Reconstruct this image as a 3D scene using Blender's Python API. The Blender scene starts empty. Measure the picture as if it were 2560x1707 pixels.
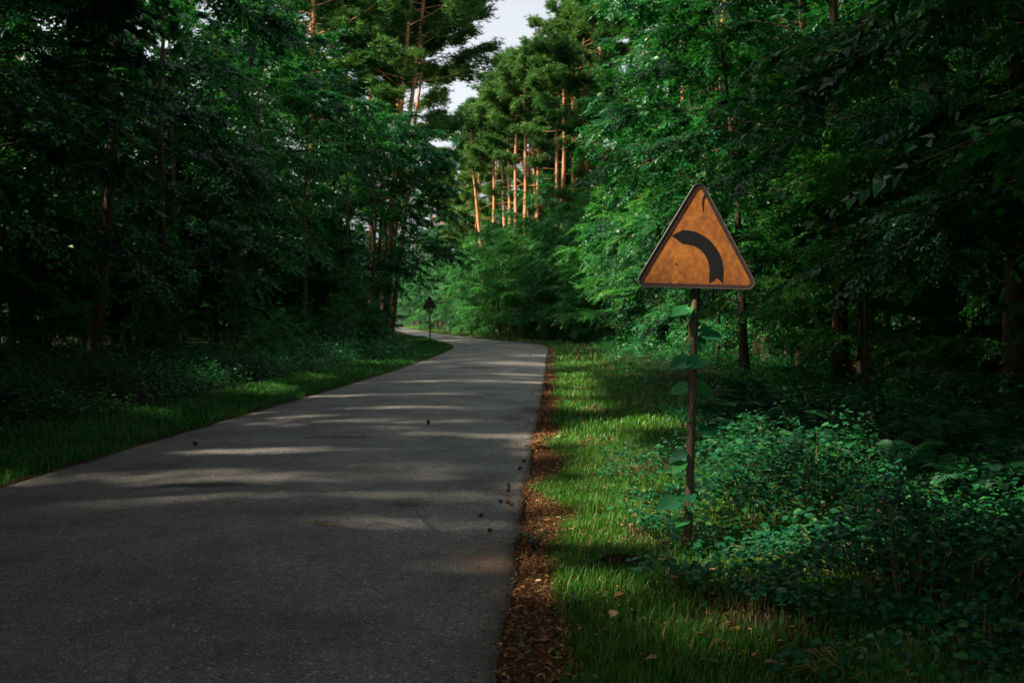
import bpy, math, random
import numpy as np
from mathutils import Vector, Matrix, Euler

# ------------------------------------------------------------------ camera, sky, sun, exposure
SC = bpy.context.scene
COL = SC.collection
SUN_EL, SUN = math.radians(42), None
_az = math.atan2(-0.28, -0.96)                      # the sun stands to the left and a little behind the camera
SUN = np.array([math.cos(_az) * math.cos(SUN_EL), math.sin(_az) * math.cos(SUN_EL), math.sin(SUN_EL)])

cam = bpy.data.cameras.new('camera')
cam.lens, cam.sensor_width = 35.0, 36.0
cam.clip_start, cam.clip_end = 0.05, 5000
cam.dof.use_dof = True
cam.dof.focus_distance = 7.0
cam.dof.aperture_fstop = 4.0
camo = bpy.data.objects.new('camera', cam)
COL.objects.link(camo)
camo.location = (0, 0, 1.6)
camo.rotation_euler = (math.radians(90 - 1.46), 0, 0)
SC.camera = camo

world = bpy.data.worlds.new('World')
SC.world = world
world.use_nodes = True
wn = world.node_tree
wn.nodes.clear()
wo = wn.nodes.new('ShaderNodeOutputWorld')
bg = wn.nodes.new('ShaderNodeBackground')
sky = wn.nodes.new('ShaderNodeTexSky')
sky.sky_type = 'NISHITA'
sky.sun_disc = False
sky.sun_elevation = SUN_EL
sky.sun_rotation = math.atan2(SUN[0], SUN[1])
sky.air_density, sky.dust_density, sky.ozone_density = 1.0, 3.0, 1.0
hs = wn.nodes.new('ShaderNodeHueSaturation')         # thin white cloud veil over the blue
hs.inputs['Saturation'].default_value = 0.25
wn.links.new(sky.outputs[0], hs.inputs['Color'])
wn.links.new(hs.outputs[0], bg.inputs[0])
bg.inputs[1].default_value = 0.112
wn.links.new(bg.outputs[0], wo.inputs[0])

sl = bpy.data.lights.new('sun', 'SUN')
sl.energy, sl.angle, sl.color = 5.0, math.radians(1.5), (1.0, 0.86, 0.66)
so = bpy.data.objects.new('sun', sl)
COL.objects.link(so)
so.rotation_euler = Vector(SUN).to_track_quat('Z', 'Y').to_euler()

SC.view_settings.view_transform = 'Standard'
SC.view_settings.look = 'None'
SC.view_settings.exposure = 1.2
SC.view_settings.gamma = 1.0
cy = SC.cycles
cy.max_bounces, cy.diffuse_bounces, cy.glossy_bounces = 6, 4, 2
cy.transmission_bounces, cy.transparent_max_bounces = 4, 4
cy.sample_clamp_indirect = 4.0

rng = np.random.default_rng(11)
rnd = random.Random(5)

# ------------------------------------------------------------------ helpers
def tag(o, label=None, cat=None, group=None, kind=None):
    for k, v in (('label', label), ('category', cat), ('group', group), ('kind', kind)):
        if v: o[k] = v
    return o

def mesh(name, V, F, mat=None, smooth=False):
    V = np.ascontiguousarray(V, np.float32); F = np.ascontiguousarray(F, np.int32)
    k = F.shape[1]
    me = bpy.data.meshes.new(name)
    me.vertices.add(len(V)); me.vertices.foreach_set('co', V.ravel())
    me.loops.add(F.size); me.loops.foreach_set('vertex_index', F.ravel())
    me.polygons.add(len(F)); me.polygons.foreach_set('loop_start', np.arange(len(F), dtype=np.int32) * k)
    me.polygons.foreach_set('use_smooth', np.full(len(F), smooth))
    me.update(calc_edges=True)
    if mat: me.materials.append(mat)
    return me

def obj(name, me, parent=None, loc=None):
    o = bpy.data.objects.new(name, me)
    COL.objects.link(o)
    if parent: o.parent = parent
    if loc is not None: o.location = loc
    return o

def thing(name, label, cat, loc=(0, 0, 0), rot=(0, 0, 0), scale=1.0, group=None):
    o = bpy.data.objects.new(name, None)
    COL.objects.link(o)
    o.empty_display_size = 0.2
    o.location, o.rotation_euler, o.scale = loc, rot, (scale,) * 3
    return tag(o, label, cat, group)

def join(parts):
    vs, fs, n = [], [], 0
    for V, F in parts:
        vs.append(V); fs.append(np.asarray(F) + n); n += len(V)
    return np.vstack(vs), np.vstack(fs)

def tube(path, radii, sides=6, cap=True):
    P = np.asarray(path, float); R = np.asarray(radii, float)
    T = np.gradient(P, axis=0); T /= np.linalg.norm(T, axis=1)[:, None] + 1e-9
    ref = np.array([1.0, 0, 0]) if abs(T[0, 0]) < 0.8 else np.array([0, 1.0, 0])
    B = np.cross(T, ref); B /= np.linalg.norm(B, axis=1)[:, None] + 1e-9
    C = np.cross(T, B)
    a = np.arange(sides) * 2 * math.pi / sides
    V = (P[:, None] + R[:, None, None] * (np.cos(a)[None, :, None] * B[:, None] + np.sin(a)[None, :, None] * C[:, None])).reshape(-1, 3)
    F = []
    n = len(P)
    for i in range(n - 1):
        for j in range(sides):
            k = (j + 1) % sides
            a0, a1, b0, b1 = i * sides + j, i * sides + k, (i + 1) * sides + j, (i + 1) * sides + k
            F += [(a0, a1, b1), (a0, b1, b0)]
    if cap:
        V = np.vstack([V, P[-1:]]); c = len(V) - 1
        for j in range(sides):
            F.append(((n - 1) * sides + j, (n - 1) * sides + (j + 1) % sides, c))
    return V, np.array(F, int)

LEAF2 = (np.array([(0, 0, 0), (.45, .32, .07), (1, 0, -.10), (.45, -.32, .07)]), np.array([(0, 2, 1), (0, 3, 2)]))
LEAF6 = (np.array([(0, 0, 0), (.12, .27, .03), (.42, .38, .05), (.78, .22, -.02), (1, 0, -.14), (.78, -.22, -.02), (.42, -.38, .05), (.12, -.27, .03), (.5, 0, -.03)]),
         np.array([(0, 8, 1), (1, 8, 2), (2, 8, 3), (3, 8, 4), (4, 8, 5), (5, 8, 6), (6, 8, 7), (7, 8, 0)]))
NEEDLE = (np.array([(0, .5, 0), (0, -.5, 0), (1, 0, 0)]), np.array([(0, 1, 2)]))

def leaf_frames(A, N):
    A = A / (np.linalg.norm(A, axis=1)[:, None] + 1e-9)
    B = np.cross(N, A); B /= np.linalg.norm(B, axis=1)[:, None] + 1e-9
    return A, B, np.cross(A, B)

def leaves(P, A, N, S, W=None, tpl=LEAF2):
    A, B, C = leaf_frames(A, N)
    T, F = tpl
    S = S[:, None, None]; W = S if W is None else np.asarray(W)[:, None, None]
    V = P[:, None] + S * T[None, :, 0, None] * A[:, None] + W * T[None, :, 1, None] * B[:, None] + S * T[None, :, 2, None] * C[:, None]
    n, k = len(P), len(T)
    return V.reshape(-1, 3), (F[None] + (np.arange(n) * k)[:, None, None]).reshape(-1, F.shape[1])

def unit(n, z=None):
    v = rng.normal(size=(n, 3))
    return v / np.linalg.norm(v, axis=1)[:, None]

_k = rng.uniform(-1, 1, (10, 2)); _p = rng.uniform(0, 6.28, 10)
def noise2(x, y, scale=1.0):
    x = np.asarray(x, float) * scale; y = np.asarray(y, float) * scale
    s = 0
    for i in range(10):
        f = 0.5 + 0.32 * i
        s = s + np.sin(f * (_k[i, 0] * x * 2 + _k[i, 1] * y * 2) + _p[i]) / (1 + .25 * i)
    return s / 2.6

# ------------------------------------------------------------------ materials
def mat(name):
    m = bpy.data.materials.new(name); m.use_nodes = True
    nt = m.node_tree; nt.nodes.clear()
    out = nt.nodes.new('ShaderNodeOutputMaterial')
    return m, nt, out

def nd(nt, t, **kw):
    n = nt.nodes.new(t)
    for k, v in kw.items():
        if k in n.inputs: n.inputs[k].default_value = v
        else: setattr(n, k, v)
    return n

def ramp(nt, stops, interp='LINEAR'):
    r = nt.nodes.new('ShaderNodeValToRGB'); e = r.color_ramp.elements
    r.color_ramp.interpolation = interp
    while len(e) < len(stops): e.new(0.5)
    for el, (p, c) in zip(e, stops):
        el.position = p; el.color = (*c, 1)
    return r

def leaf_mat(name, stops, trans, tw=0.28, rough=0.38, spec=0.5, obj_random=False):
    m, nt, out = mat(name)
    g = nd(nt, 'ShaderNodeObjectInfo') if obj_random else nd(nt, 'ShaderNodeNewGeometry')
    r = ramp(nt, stops)
    nt.links.new(g.outputs['Random' if obj_random else 'Random Per Island'], r.inputs[0])
    p = nd(nt, 'ShaderNodeBsdfPrincipled', Roughness=rough)
    p.inputs['Specular IOR Level'].default_value = spec
    oi = nd(nt, 'ShaderNodeObjectInfo'); hv = nd(nt, 'ShaderNodeHueSaturation')          # every plant has a hue of its own
    for sock, lo, hi in (('Hue', .522, .468), ('Value', .75, 1.35)):
        mr = nd(nt, 'ShaderNodeMapRange'); mr.inputs[3].default_value, mr.inputs[4].default_value = lo, hi
        nt.links.new(oi.outputs['Random'], mr.inputs[0]); nt.links.new(mr.outputs[0], hv.inputs[sock])
    nt.links.new(r.outputs[0], hv.inputs['Color']); r = hv
    nt.links.new(r.outputs[0], p.inputs['Base Color'])
    t = nd(nt, 'ShaderNodeBsdfTranslucent'); 
    mx = nd(nt, 'ShaderNodeMix', data_type='RGBA', blend_type='MULTIPLY'); mx.inputs[0].default_value = 1
    nt.links.new(r.outputs[0], mx.inputs[6]); mx.inputs[7].default_value = (*trans, 1)
    nt.links.new(mx.outputs[2], t.inputs[0])
    ms = nd(nt, 'ShaderNodeMixShader'); ms.inputs[0].default_value = tw
    nt.links.new(p.outputs[0], ms.inputs[1]); nt.links.new(t.outputs[0], ms.inputs[2])
    nt.links.new(ms.outputs[0], out.inputs[0])
    return m

M_LEAF = leaf_mat('broad_leaf', [(0, (.004, .056, .023)), (.5, (.007, .088, .033)), (.9, (.016, .125, .036)), (1, (.05, .15, .03))], (2.4, 2.0, .8), spec=.35)
M_LEAFB = leaf_mat('young_leaf', [(0, (.009, .11, .034)), (.5, (.020, .165, .042)), (.93, (.045, .20, .045)), (1, (.12, .20, .035))], (2.4, 2.0, .8), spec=.35)
M_PINE = leaf_mat('pine_needle', [(0, (.020, .085, .024)), (.6, (.045, .150, .032)), (1, (.08, .19, .036))], (1.7, 1.5, .7), tw=.38, rough=.5, spec=.3)
M_UNDER = leaf_mat('undergrowth_leaf', [(0, (.006, .085, .036)), (.6, (.013, .140, .052)), (.97, (.035, .15, .05)), (1, (.15, .14, .03))], (1.8, 1.8, .8))
M_BRAM = leaf_mat('bramble_leaf', spec=.32, stops=[(0, (.005, .070, .032)), (.6, (.012, .118, .040)), (.96, (.030, .16, .045)), (.99, (.10, .16, .03)), (1, (.16, .11, .03))], trans=(1.6, 1.8, .8), rough=.42)
M_BRAMO = leaf_mat('bramble_leaf_single', spec=.32, stops=[(0, (.005, .070, .032)), (.6, (.012, .118, .040)), (.96, (.030, .16, .045)), (.99, (.10, .16, .03)), (1, (.16, .11, .03))], trans=(1.6, 1.8, .8), rough=.42, obj_random=True)
M_LEAFO = leaf_mat('broad_leaf_single', [(0, (.005, .056, .023)), (.6, (.009, .092, .033)), (1, (.03, .14, .03))], (2.4, 2.0, .8), spec=.4, obj_random=True)
M_FERN = leaf_mat('fern_leaf', [(0, (.010, .070, .034)), (1, (.022, .105, .046))], (1.6, 1.7, .9), rough=.55, spec=.3)
M_GRASS = leaf_mat('grass_blade', [(0, (.010, .105, .016)), (.55, (.022, .180, .014)), (.95, (.060, .22, .018)), (.98, (.26, .20, .07)), (1, (.36, .26, .10))], (1.6, 1.5, .7), tw=.3, rough=.45)
M_GRASSD = leaf_mat('dark_grass_blade', [(0, (.008, .115, .020)), (.7, (.018, .180, .022)), (.97, (.06, .18, .02)), (1, (.25, .18, .06))], (1.5, 1.5, .7), tw=.3, rough=.5)
M_LITTER = leaf_mat('leaf_litter_chip', [(0, (.035, .017, .009)), (.30, (.13, .058, .025)), (.70, (.34, .155, .065)), (.93, (.48, .27, .13)), (1, (.65, .48, .30))], (1, 1, 1), tw=.05, rough=.8, spec=.2)
M_DRY = leaf_mat('dry_leaf', [(0, (.32, .14, .05)), (.5, (.45, .25, .10)), (1, (.60, .42, .22))], (1, 1, 1), tw=.1, rough=.7, spec=.2, obj_random=True)

def bark_mat(name, low, high, split=None, scale=9.0, bump=.5):
    m, nt, out = mat(name)
    tc = nd(nt, 'ShaderNodeTexCoord')
    mp = nd(nt, 'ShaderNodeMapping'); mp.inputs['Scale'].default_value = (1, 1, .22)
    nt.links.new(tc.outputs['Object'], mp.inputs[0])
    v = nd(nt, 'ShaderNodeTexVoronoi', Scale=scale, feature='DISTANCE_TO_EDGE')
    n = nd(nt, 'ShaderNodeTexNoise', Scale=scale * 2.2, Detail=5.0)
    nt.links.new(mp.outputs[0], v.inputs['Vector']); nt.links.new(mp.outputs[0], n.inputs['Vector'])
    cr = ramp(nt, [(0, tuple(c * .35 for c in low)), (.25, low), (1, tuple(min(1, c * 1.6) for c in low))])
    mul = nd(nt, 'ShaderNodeMath', operation='MULTIPLY'); nt.links.new(v.outputs[0], mul.inputs[0]); mul.inputs[1].default_value = 1.6
    add = nd(nt, 'ShaderNodeMath', operation='MULTIPLY_ADD'); nt.links.new(n.outputs[0], add.inputs[0]); add.inputs[1].default_value = .9
    nt.links.new(mul.outputs[0], add.inputs[2])
    sub = nd(nt, 'ShaderNodeMath', operation='SUBTRACT'); nt.links.new(add.outputs[0], sub.inputs[0]); sub.inputs[1].default_value = .25
    nt.links.new(sub.outputs[0], cr.inputs[0])
    col = cr.outputs[0]
    if split:
        cr2 = ramp(nt, [(0, tuple(c * .5 for c in high)), (.35, high), (1, tuple(min(1, c * 1.5) for c in high))])
        nt.links.new(sub.outputs[0], cr2.inputs[0])
        sx = nd(nt, 'ShaderNodeSeparateXYZ'); nt.links.new(tc.outputs['Object'], sx.inputs[0])
        mr = nd(nt, 'ShaderNodeMapRange'); mr.inputs[1].default_value, mr.inputs[2].default_value = split
        nt.links.new(sx.outputs[2], mr.inputs[0])
        mx = nd(nt, 'ShaderNodeMix', data_type='RGBA')
        nt.links.new(mr.outputs[0], mx.inputs[0]); nt.links.new(col, mx.inputs[6]); nt.links.new(cr2.outputs[0], mx.inputs[7])
        col = mx.outputs[2]
    p = nd(nt, 'ShaderNodeBsdfPrincipled', Roughness=.85)
    p.inputs['Specular IOR Level'].default_value = .2
    nt.links.new(col, p.inputs['Base Color'])
    b = nd(nt, 'ShaderNodeBump', Strength=bump, Distance=.03)
    nt.links.new(sub.outputs[0], b.inputs['Height']); nt.links.new(b.outputs[0], p.inputs['Normal'])
    nt.links.new(p.outputs[0], out.inputs[0])
    return m

M_BARK = bark_mat('broadleaf_bark', (.075, .055, .040), None)
M_PBARK = bark_mat('pine_bark', (.15, .075, .045), (.50, .235, .115), split=(5, 10), scale=6)
M_TWIG = bark_mat('twig_bark', (.26, .15, .06), None, scale=30, bump=.2)

# ------------------------------------------------------------------ road line (plan view, metres)
_R = np.array([(-80, -.5), (-40, -.4), (-10, -.25), (0, -.18), (4.3, -.09), (5.9, .01), (10, .17), (15.6, .44), (25, .85), (35, 1.22), (44, 1.62), (51, 1.82), (54.6, 1.75), (58.9, 1.1), (63.7, -.5), (78, -3.9), (97, -7.8), (123, -12.4), (166, -19.5), (200, -28), (260, -52), (330, -95), (420, -160), (700, -400), (3000, -2500)])
_L = np.array([(-80, -5.3), (-40, -5.2), (-10, -5.1), (0, -5.0), (5, -4.92), (9.4, -4.81), (12.1, -4.64), (19.6, -4.08), (28.2, -3.5), (35, -3.18), (44, -2.98), (51, -2.9), (56, -3.4), (60, -4.1), (71, -5.9), (85, -8.4), (108, -12.2), (130, -16.0), (166, -24.5), (200, -33.5), (260, -58), (330, -101), (420, -167), (700, -408), (3000, -2510)])
_ys = np.arange(-80, 3000, .5)
def _sm(P, k):
    x = np.interp(_ys, P[:, 0], P[:, 1]); kk = np.ones(k) / k
    return np.convolve(np.pad(x, k // 2, mode='edge'), kk, mode='valid')[:len(_ys)]
_rs, _ls = _sm(_R, 9), _sm(_L, 9)
def RX(y): return np.interp(y, _ys, _rs)
def LX(y): return np.interp(y, _ys, _ls)

def gz(x, y):
    x = np.asarray(x, float); y = np.asarray(y, float)
    dr, dl = x - RX(y), LX(y) - x
    d = np.maximum(dr, dl)
    z = .035 * noise2(x, y, 1.4) * np.clip(d / .8, 0, 1) + .12 * noise2(x + 40, y, .12) * np.clip((d - 2) / 8, 0, 1)
    z = z + np.where(dl > 0, .22 * np.clip((dl - .3) / 4.5, 0, 1), .05 * np.clip((dr - .2) / 3, 0, 1))
    return np.where(d < 0, -.08, z - .012)

# ground sheet: one mesh out to the horizon, masks for the needle strip and the grass verge
def build_ground():
    ys = np.concatenate([[-1500, -600, -200, -90, -50], np.arange(-30, 2, 2.), np.arange(2, 16, .2), np.arange(16, 40, .6), np.arange(40, 130, 2.), np.arange(130, 260, 8.), [280, 320, 400, 520, 700, 1000, 1500, 2200, 2990]])
    side = np.concatenate([np.arange(0, 1.2, .1), np.arange(1.2, 3, .3), np.arange(3, 9, 1.), [9, 12, 16, 22, 30, 45, 70, 120, 250, 600, 1500, 2800]])
    offs = np.concatenate([-side[::-1], [0.5], side])         # left side, middle of the road, right side
    V, A = [], []
    nL = len(side)
    for y in ys:
        l, r = float(LX(y)), float(RX(y))
        xs = np.concatenate([l - side[::-1], [(l + r) / 2], r + side])
        xs[nL - 1] += .15; xs[nL + 1] -= .15                 # tuck the sheet under the road
        z = gz(xs, np.full(len(xs), y)); z[nL - 1] = z[nL + 1] = z[nL] = -.08
        V.append(np.stack([xs, np.full(len(xs), y), z], 1))
        w = .30 + .20 * noise2(np.zeros(1), np.array([y]), 1.1)[0] + .07 * noise2(np.ones(1) * 5, np.array([y]), 4.0)[0] + max(0, (6.2 - y)) * .06
        lit = np.zeros(len(xs)); lit[nL + 1:] = np.clip((w + .12 - side) / .2, 0, 1) * (1 if y < 20 else .35)
        lit[:nL] = np.clip((.14 - side[::-1]) / .1, 0, 1) * .8
        gr = np.zeros(len(xs)); gr[nL + 1:] = np.clip((2.6 + .5 * noise2(r + side, np.full(nL, y), .9) - side) / .8, 0, 1)
        gr[:nL] = np.clip((1.8 - side[::-1]) / .6, 0, 1)
        A.append(np.stack([lit, gr, np.zeros(len(xs)), np.ones(len(xs))], 1))
    V, A = np.vstack(V), np.vstack(A)
    n = len(offs)
    F = [(i * n + j, i * n + j + 1, (i + 1) * n + j + 1, (i + 1) * n + j) for i in range(len(ys) - 1) for j in range(n - 1)]
    m, nt, out = mat('forest_ground')
    at = nd(nt, 'ShaderNodeAttribute', attribute_name='cover')
    sp = nd(nt, 'ShaderNodeSeparateColor'); nt.links.new(at.outputs['Color'], sp.inputs[0])
    tc = nd(nt, 'ShaderNodeTexCoord')
    n1 = nd(nt, 'ShaderNodeTexNoise', Scale=2.2, Detail=8.0, Roughness=.65); n2 = nd(nt, 'ShaderNodeTexNoise', Scale=45.0, Detail=6.0, Roughness=.7)
    for q in (n1, n2): nt.links.new(tc.outputs['Object'], q.inputs['Vector'])
    floor_c = ramp(nt, [(.3, (.010, .009, .005)), (.55, (.030, .024, .012)), (.75, (.055, .040, .020))]); nt.links.new(n2.outputs[0], floor_c.inputs[0])
    lit_c = ramp(nt, [(.3, (.022, .011, .006)), (.5, (.12, .055, .024)), (.72, (.26, .12, .055))]); nt.links.new(n2.outputs[0], lit_c.inputs[0])
    gr_c = ramp(nt, [(.3, (.014, .016, .006)), (.5, (.028, .030, .010)), (.72, (.060, .042, .016))]); nt.links.new(n2.outputs[0], gr_c.inputs[0])
    a = nd(nt, 'ShaderNodeMix', data_type='RGBA'); nt.links.new(sp.outputs[1], a.inputs[0]); nt.links.new(floor_c.outputs[0], a.inputs[6]); nt.links.new(gr_c.outputs[0], a.inputs[7])
    b = nd(nt, 'ShaderNodeMix', data_type='RGBA'); nt.links.new(sp.outputs[0], b.inputs[0]); nt.links.new(a.outputs[2], b.inputs[6]); nt.links.new(lit_c.outputs[0], b.inputs[7])
    p = nd(nt, 'ShaderNodeBsdfPrincipled', Roughness=.95); p.inputs['Specular IOR Level'].default_value = .15
    nt.links.new(b.outputs[2], p.inputs['Base Color'])
    bp = nd(nt, 'ShaderNodeBump', Strength=.7, Distance=.03); nt.links.new(n2.outputs[0], bp.inputs['Height']); nt.links.new(bp.outputs[0], p.inputs['Normal'])
    nt.links.new(p.outputs[0], out.inputs[0])
    me = mesh('forest_ground', V, np.array(F), m, True)
    ca = me.color_attributes.new('cover', 'FLOAT_COLOR', 'POINT'); ca.data.foreach_set('color', A.astype(np.float32).ravel())
    return tag(obj('ground', me), kind='structure')
build_ground()

def build_road():
    ys = np.concatenate([np.arange(-40, 2, 2.), np.arange(2, 16, .25), np.arange(16, 140, 1.), np.arange(140, 420, 5.), [500, 700]])
    u = np.array([0, 0, .02, .1, .22, .35, .5, .65, .78, .9, .98, 1, 1])
    V = []
    for y in ys:
        l, r = float(LX(y)), float(RX(y))
        r += .03 * float(noise2(3.0, y, 3.0)) + .022 * float(noise2(1.0, y, 11.0)); l += .03 * float(noise2(9.0, y, 2.6))
        x = l + (r - l) * u
        z = .045 * (1 - (2 * u - 1) ** 2) - .006 + .004 * noise2(x, np.full(len(x), y), 1.5)
        z[0] = z[-1] = -.09
        V.append(np.stack([x, np.full(len(x), y), z], 1))
    n = len(u)
    F = [(i * n + j, i * n + j + 1, (i + 1) * n + j + 1, (i + 1) * n + j) for i in range(len(ys) - 1) for j in range(n - 1)]
    m, nt, out = mat('asphalt')
    tc = nd(nt, 'ShaderNodeTexCoord')
    g1 = nd(nt, 'ShaderNodeTexVoronoi', Scale=95.0); g2 = nd(nt, 'ShaderNodeTexNoise', Scale=75.0, Detail=5.0, Roughness=.75)
    bl = nd(nt, 'ShaderNodeTexNoise', Scale=.9, Detail=6.0, Roughness=.6); st = nd(nt, 'ShaderNodeTexNoise', Scale=5.0, Detail=6.0, Roughness=.7)
    for q in (g1, g2, bl, st): nt.links.new(tc.outputs['Object'], q.inputs['Vector'])
    c = ramp(nt, [(.30, (.024, .024, .024)), (.47, (.100, .098, .098)), (.58, (.17, .167, .162)), (.70, (.36, .35, .33))]); nt.links.new(g2.outputs[0], c.inputs[0])
    chip = ramp(nt, [(0, (1, 1, 1)), (.93, (1, 1, 1)), (.965, (3.2, 3.1, 2.9))]); sc = nd(nt, 'ShaderNodeSeparateColor'); nt.links.new(g1.outputs['Color'], sc.inputs[0]); nt.links.new(sc.outputs[0], chip.inputs[0])
    m1 = nd(nt, 'ShaderNodeMix', data_type='RGBA', blend_type='MULTIPLY'); m1.inputs[0].default_value = 1
    nt.links.new(c.outputs[0], m1.inputs[6]); nt.links.new(chip.outputs[0], m1.inputs[7])
    bm = ramp(nt, [(.33, (.74, .75, .77)), (.66, (1.6, 1.58, 1.53))]); nt.links.new(bl.outputs[0], bm.inputs[0])
    m2 = nd(nt, 'ShaderNodeMix', data_type='RGBA', blend_type='MULTIPLY'); m2.inputs[0].default_value = 1
    nt.links.new(m1.outputs[2], m2.inputs[6]); nt.links.new(bm.outputs[0], m2.inputs[7])
    md = nd(nt, 'ShaderNodeTexNoise', Scale=16.0, Detail=4.0, Roughness=.7); nt.links.new(tc.outputs['Object'], md.inputs['Vector'])
    mm_ = ramp(nt, [(.32, (.62, .62, .63)), (.5, (1, 1, 1)), (.68, (1.28, 1.26, 1.22))]); nt.links.new(md.outputs[0], mm_.inputs[0])
    m3 = nd(nt, 'ShaderNodeMix', data_type='RGBA', blend_type='MULTIPLY'); m3.inputs[0].default_value = 1
    nt.links.new(m2.outputs[2], m3.inputs[6]); nt.links.new(mm_.outputs[0], m3.inputs[7])
    wv = nd(nt, 'ShaderNodeVectorMath', operation='MULTIPLY_ADD'); nt.links.new(st0 := nd(nt, 'ShaderNodeTexNoise', Scale=3.0, Detail=5.0).outputs[1], wv.inputs[0]); wv.inputs[1].default_value = (.5, .5, 0); nt.links.new(tc.outputs['Object'], wv.inputs[2])
    ck = nd(nt, 'ShaderNodeTexVoronoi', Scale=.42, feature='DISTANCE_TO_EDGE'); nt.links.new(wv.outputs[0], ck.inputs['Vector'])
    cl = ramp(nt, [(0, (.25, .25, .25)), (.004, (.45, .45, .45)), (.008, (1, 1, 1))]); nt.links.new(ck.outputs[0], cl.inputs[0])      # fine cracks
    mk = ramp(nt, [(.50, (0, 0, 0)), (.62, (.8, .8, .8))]); nt.links.new(bl.outputs[0], mk.inputs[0])
    m4 = nd(nt, 'ShaderNodeMix', data_type='RGBA', blend_type='MULTIPLY'); nt.links.new(mk.outputs[0], m4.inputs[0])
    nt.links.new(m3.outputs[2], m4.inputs[6]); nt.links.new(cl.outputs[0], m4.inputs[7])
    col = m4.outputs[2]
    sx = nd(nt, 'ShaderNodeSeparateXYZ'); nt.links.new(tc.outputs['Object'], sx.inputs[0])
    def blob(x, y, rx, ry, gain):
        """a stain of its own shape: ellipse with a ragged edge"""
        def q(op, a, b):
            n = nd(nt, 'ShaderNodeMath', operation=op)
            for i, v in enumerate((a, b)):
                if isinstance(v, (int, float)): n.inputs[i].default_value = v
                else: nt.links.new(v, n.inputs[i])
            return n.outputs[0]
        dx = q('DIVIDE', q('SUBTRACT', sx.outputs[0], x), rx); dy = q('DIVIDE', q('SUBTRACT', sx.outputs[1], y), ry)
        r2 = q('ADD', q('MULTIPLY', dx, dx), q('MULTIPLY', dy, dy))
        e = q('ADD', q('SUBTRACT', 1.0, r2), q('MULTIPLY', q('SUBTRACT', st.outputs[0], .5), 3.2))
        mr = nd(nt, 'ShaderNodeMapRange'); nt.links.new(e, mr.inputs[0]); mr.inputs[1].default_value = 0; mr.inputs[2].default_value = .9; mr.inputs[4].default_value = gain
        return mr.outputs[0]
    rough_in = None
    for (x, y, rx, ry, g) in ((-2.2, 12.8, .55, .25, .55), (-2.9, 9.2, .5, .16, .5), (-1.2, 30, 1.0, 1.0, .5), (-.9, 8.3, .3, .12, .4), (.0, 15.5, .3, .5, .35), (.35, 17, .35, .8, .5), (-1.2, 47, 1.8, 1.2, .4)):
        mm = nd(nt, 'ShaderNodeMix', data_type='RGBA'); nt.links.new(blob(x, y, rx, ry, g), mm.inputs[0]); nt.links.new(col, mm.inputs[6]); mm.inputs[7].default_value = (.010, .010, .011, 1)
        if rough_in is not None:
            mx_ = nd(nt, 'ShaderNodeMath', operation='MAXIMUM'); nt.links.new(rough_in, mx_.inputs[0]); nt.links.new(mm.inputs[0].links[0].from_socket, mx_.inputs[1]); rough_in = mx_.outputs[0]
        else: rough_in = mm.inputs[0].links[0].from_socket
        col = mm.outputs[2]
    for (x, y, rx, ry, g) in ((-.12, 6.6, .34, .75, .75), (.0, 5.2, .22, .8, .35), (.1, 8.4, .2, 1.2, .4)):        # needle dust trodden into the right edge
        mm = nd(nt, 'ShaderNodeMix', data_type='RGBA'); nt.links.new(blob(x, y, rx, ry, g), mm.inputs[0]); nt.links.new(col, mm.inputs[6])
        nc = ramp(nt, [(.35, (.03, .022, .016)), (.6, (.16, .085, .05))]); nt.links.new(g2.outputs[0], nc.inputs[0]); nt.links.new(nc.outputs[0], mm.inputs[7])
        col = mm.outputs[2]
    p = nd(nt, 'ShaderNodeBsdfPrincipled', Roughness=.52)
    br = nd(nt, 'ShaderNodeMapRange'); nt.links.new(bl.outputs[0], br.inputs[0]); br.inputs[1].default_value, br.inputs[2].default_value, br.inputs[3].default_value, br.inputs[4].default_value = .35, .65, .62, .46
    rr = nd(nt, 'ShaderNodeMath', operation='MULTIPLY_ADD'); nt.links.new(rough_in, rr.inputs[0]); rr.inputs[1].default_value = .4; nt.links.new(br.outputs[0], rr.inputs[2]); nt.links.new(rr.outputs[0], p.inputs['Roughness'])
    ss = nd(nt, 'ShaderNodeMapRange'); nt.links.new(rough_in, ss.inputs[0]); ss.inputs[3].default_value, ss.inputs[4].default_value = .5, .05; nt.links.new(ss.outputs[0], p.inputs['Specular IOR Level'])
    nt.links.new(col, p.inputs['Base Color'])
    bp = nd(nt, 'ShaderNodeBump', Strength=.8, Distance=.01); nt.links.new(g2.outputs[0], bp.inputs['Height']); nt.links.new(bp.outputs[0], p.inputs['Normal'])
    nt.links.new(p.outputs[0], out.inputs[0])
    return tag(obj('road', mesh('road', np.vstack(V), np.array(F), m, True)), kind='structure')
build_road()

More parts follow.
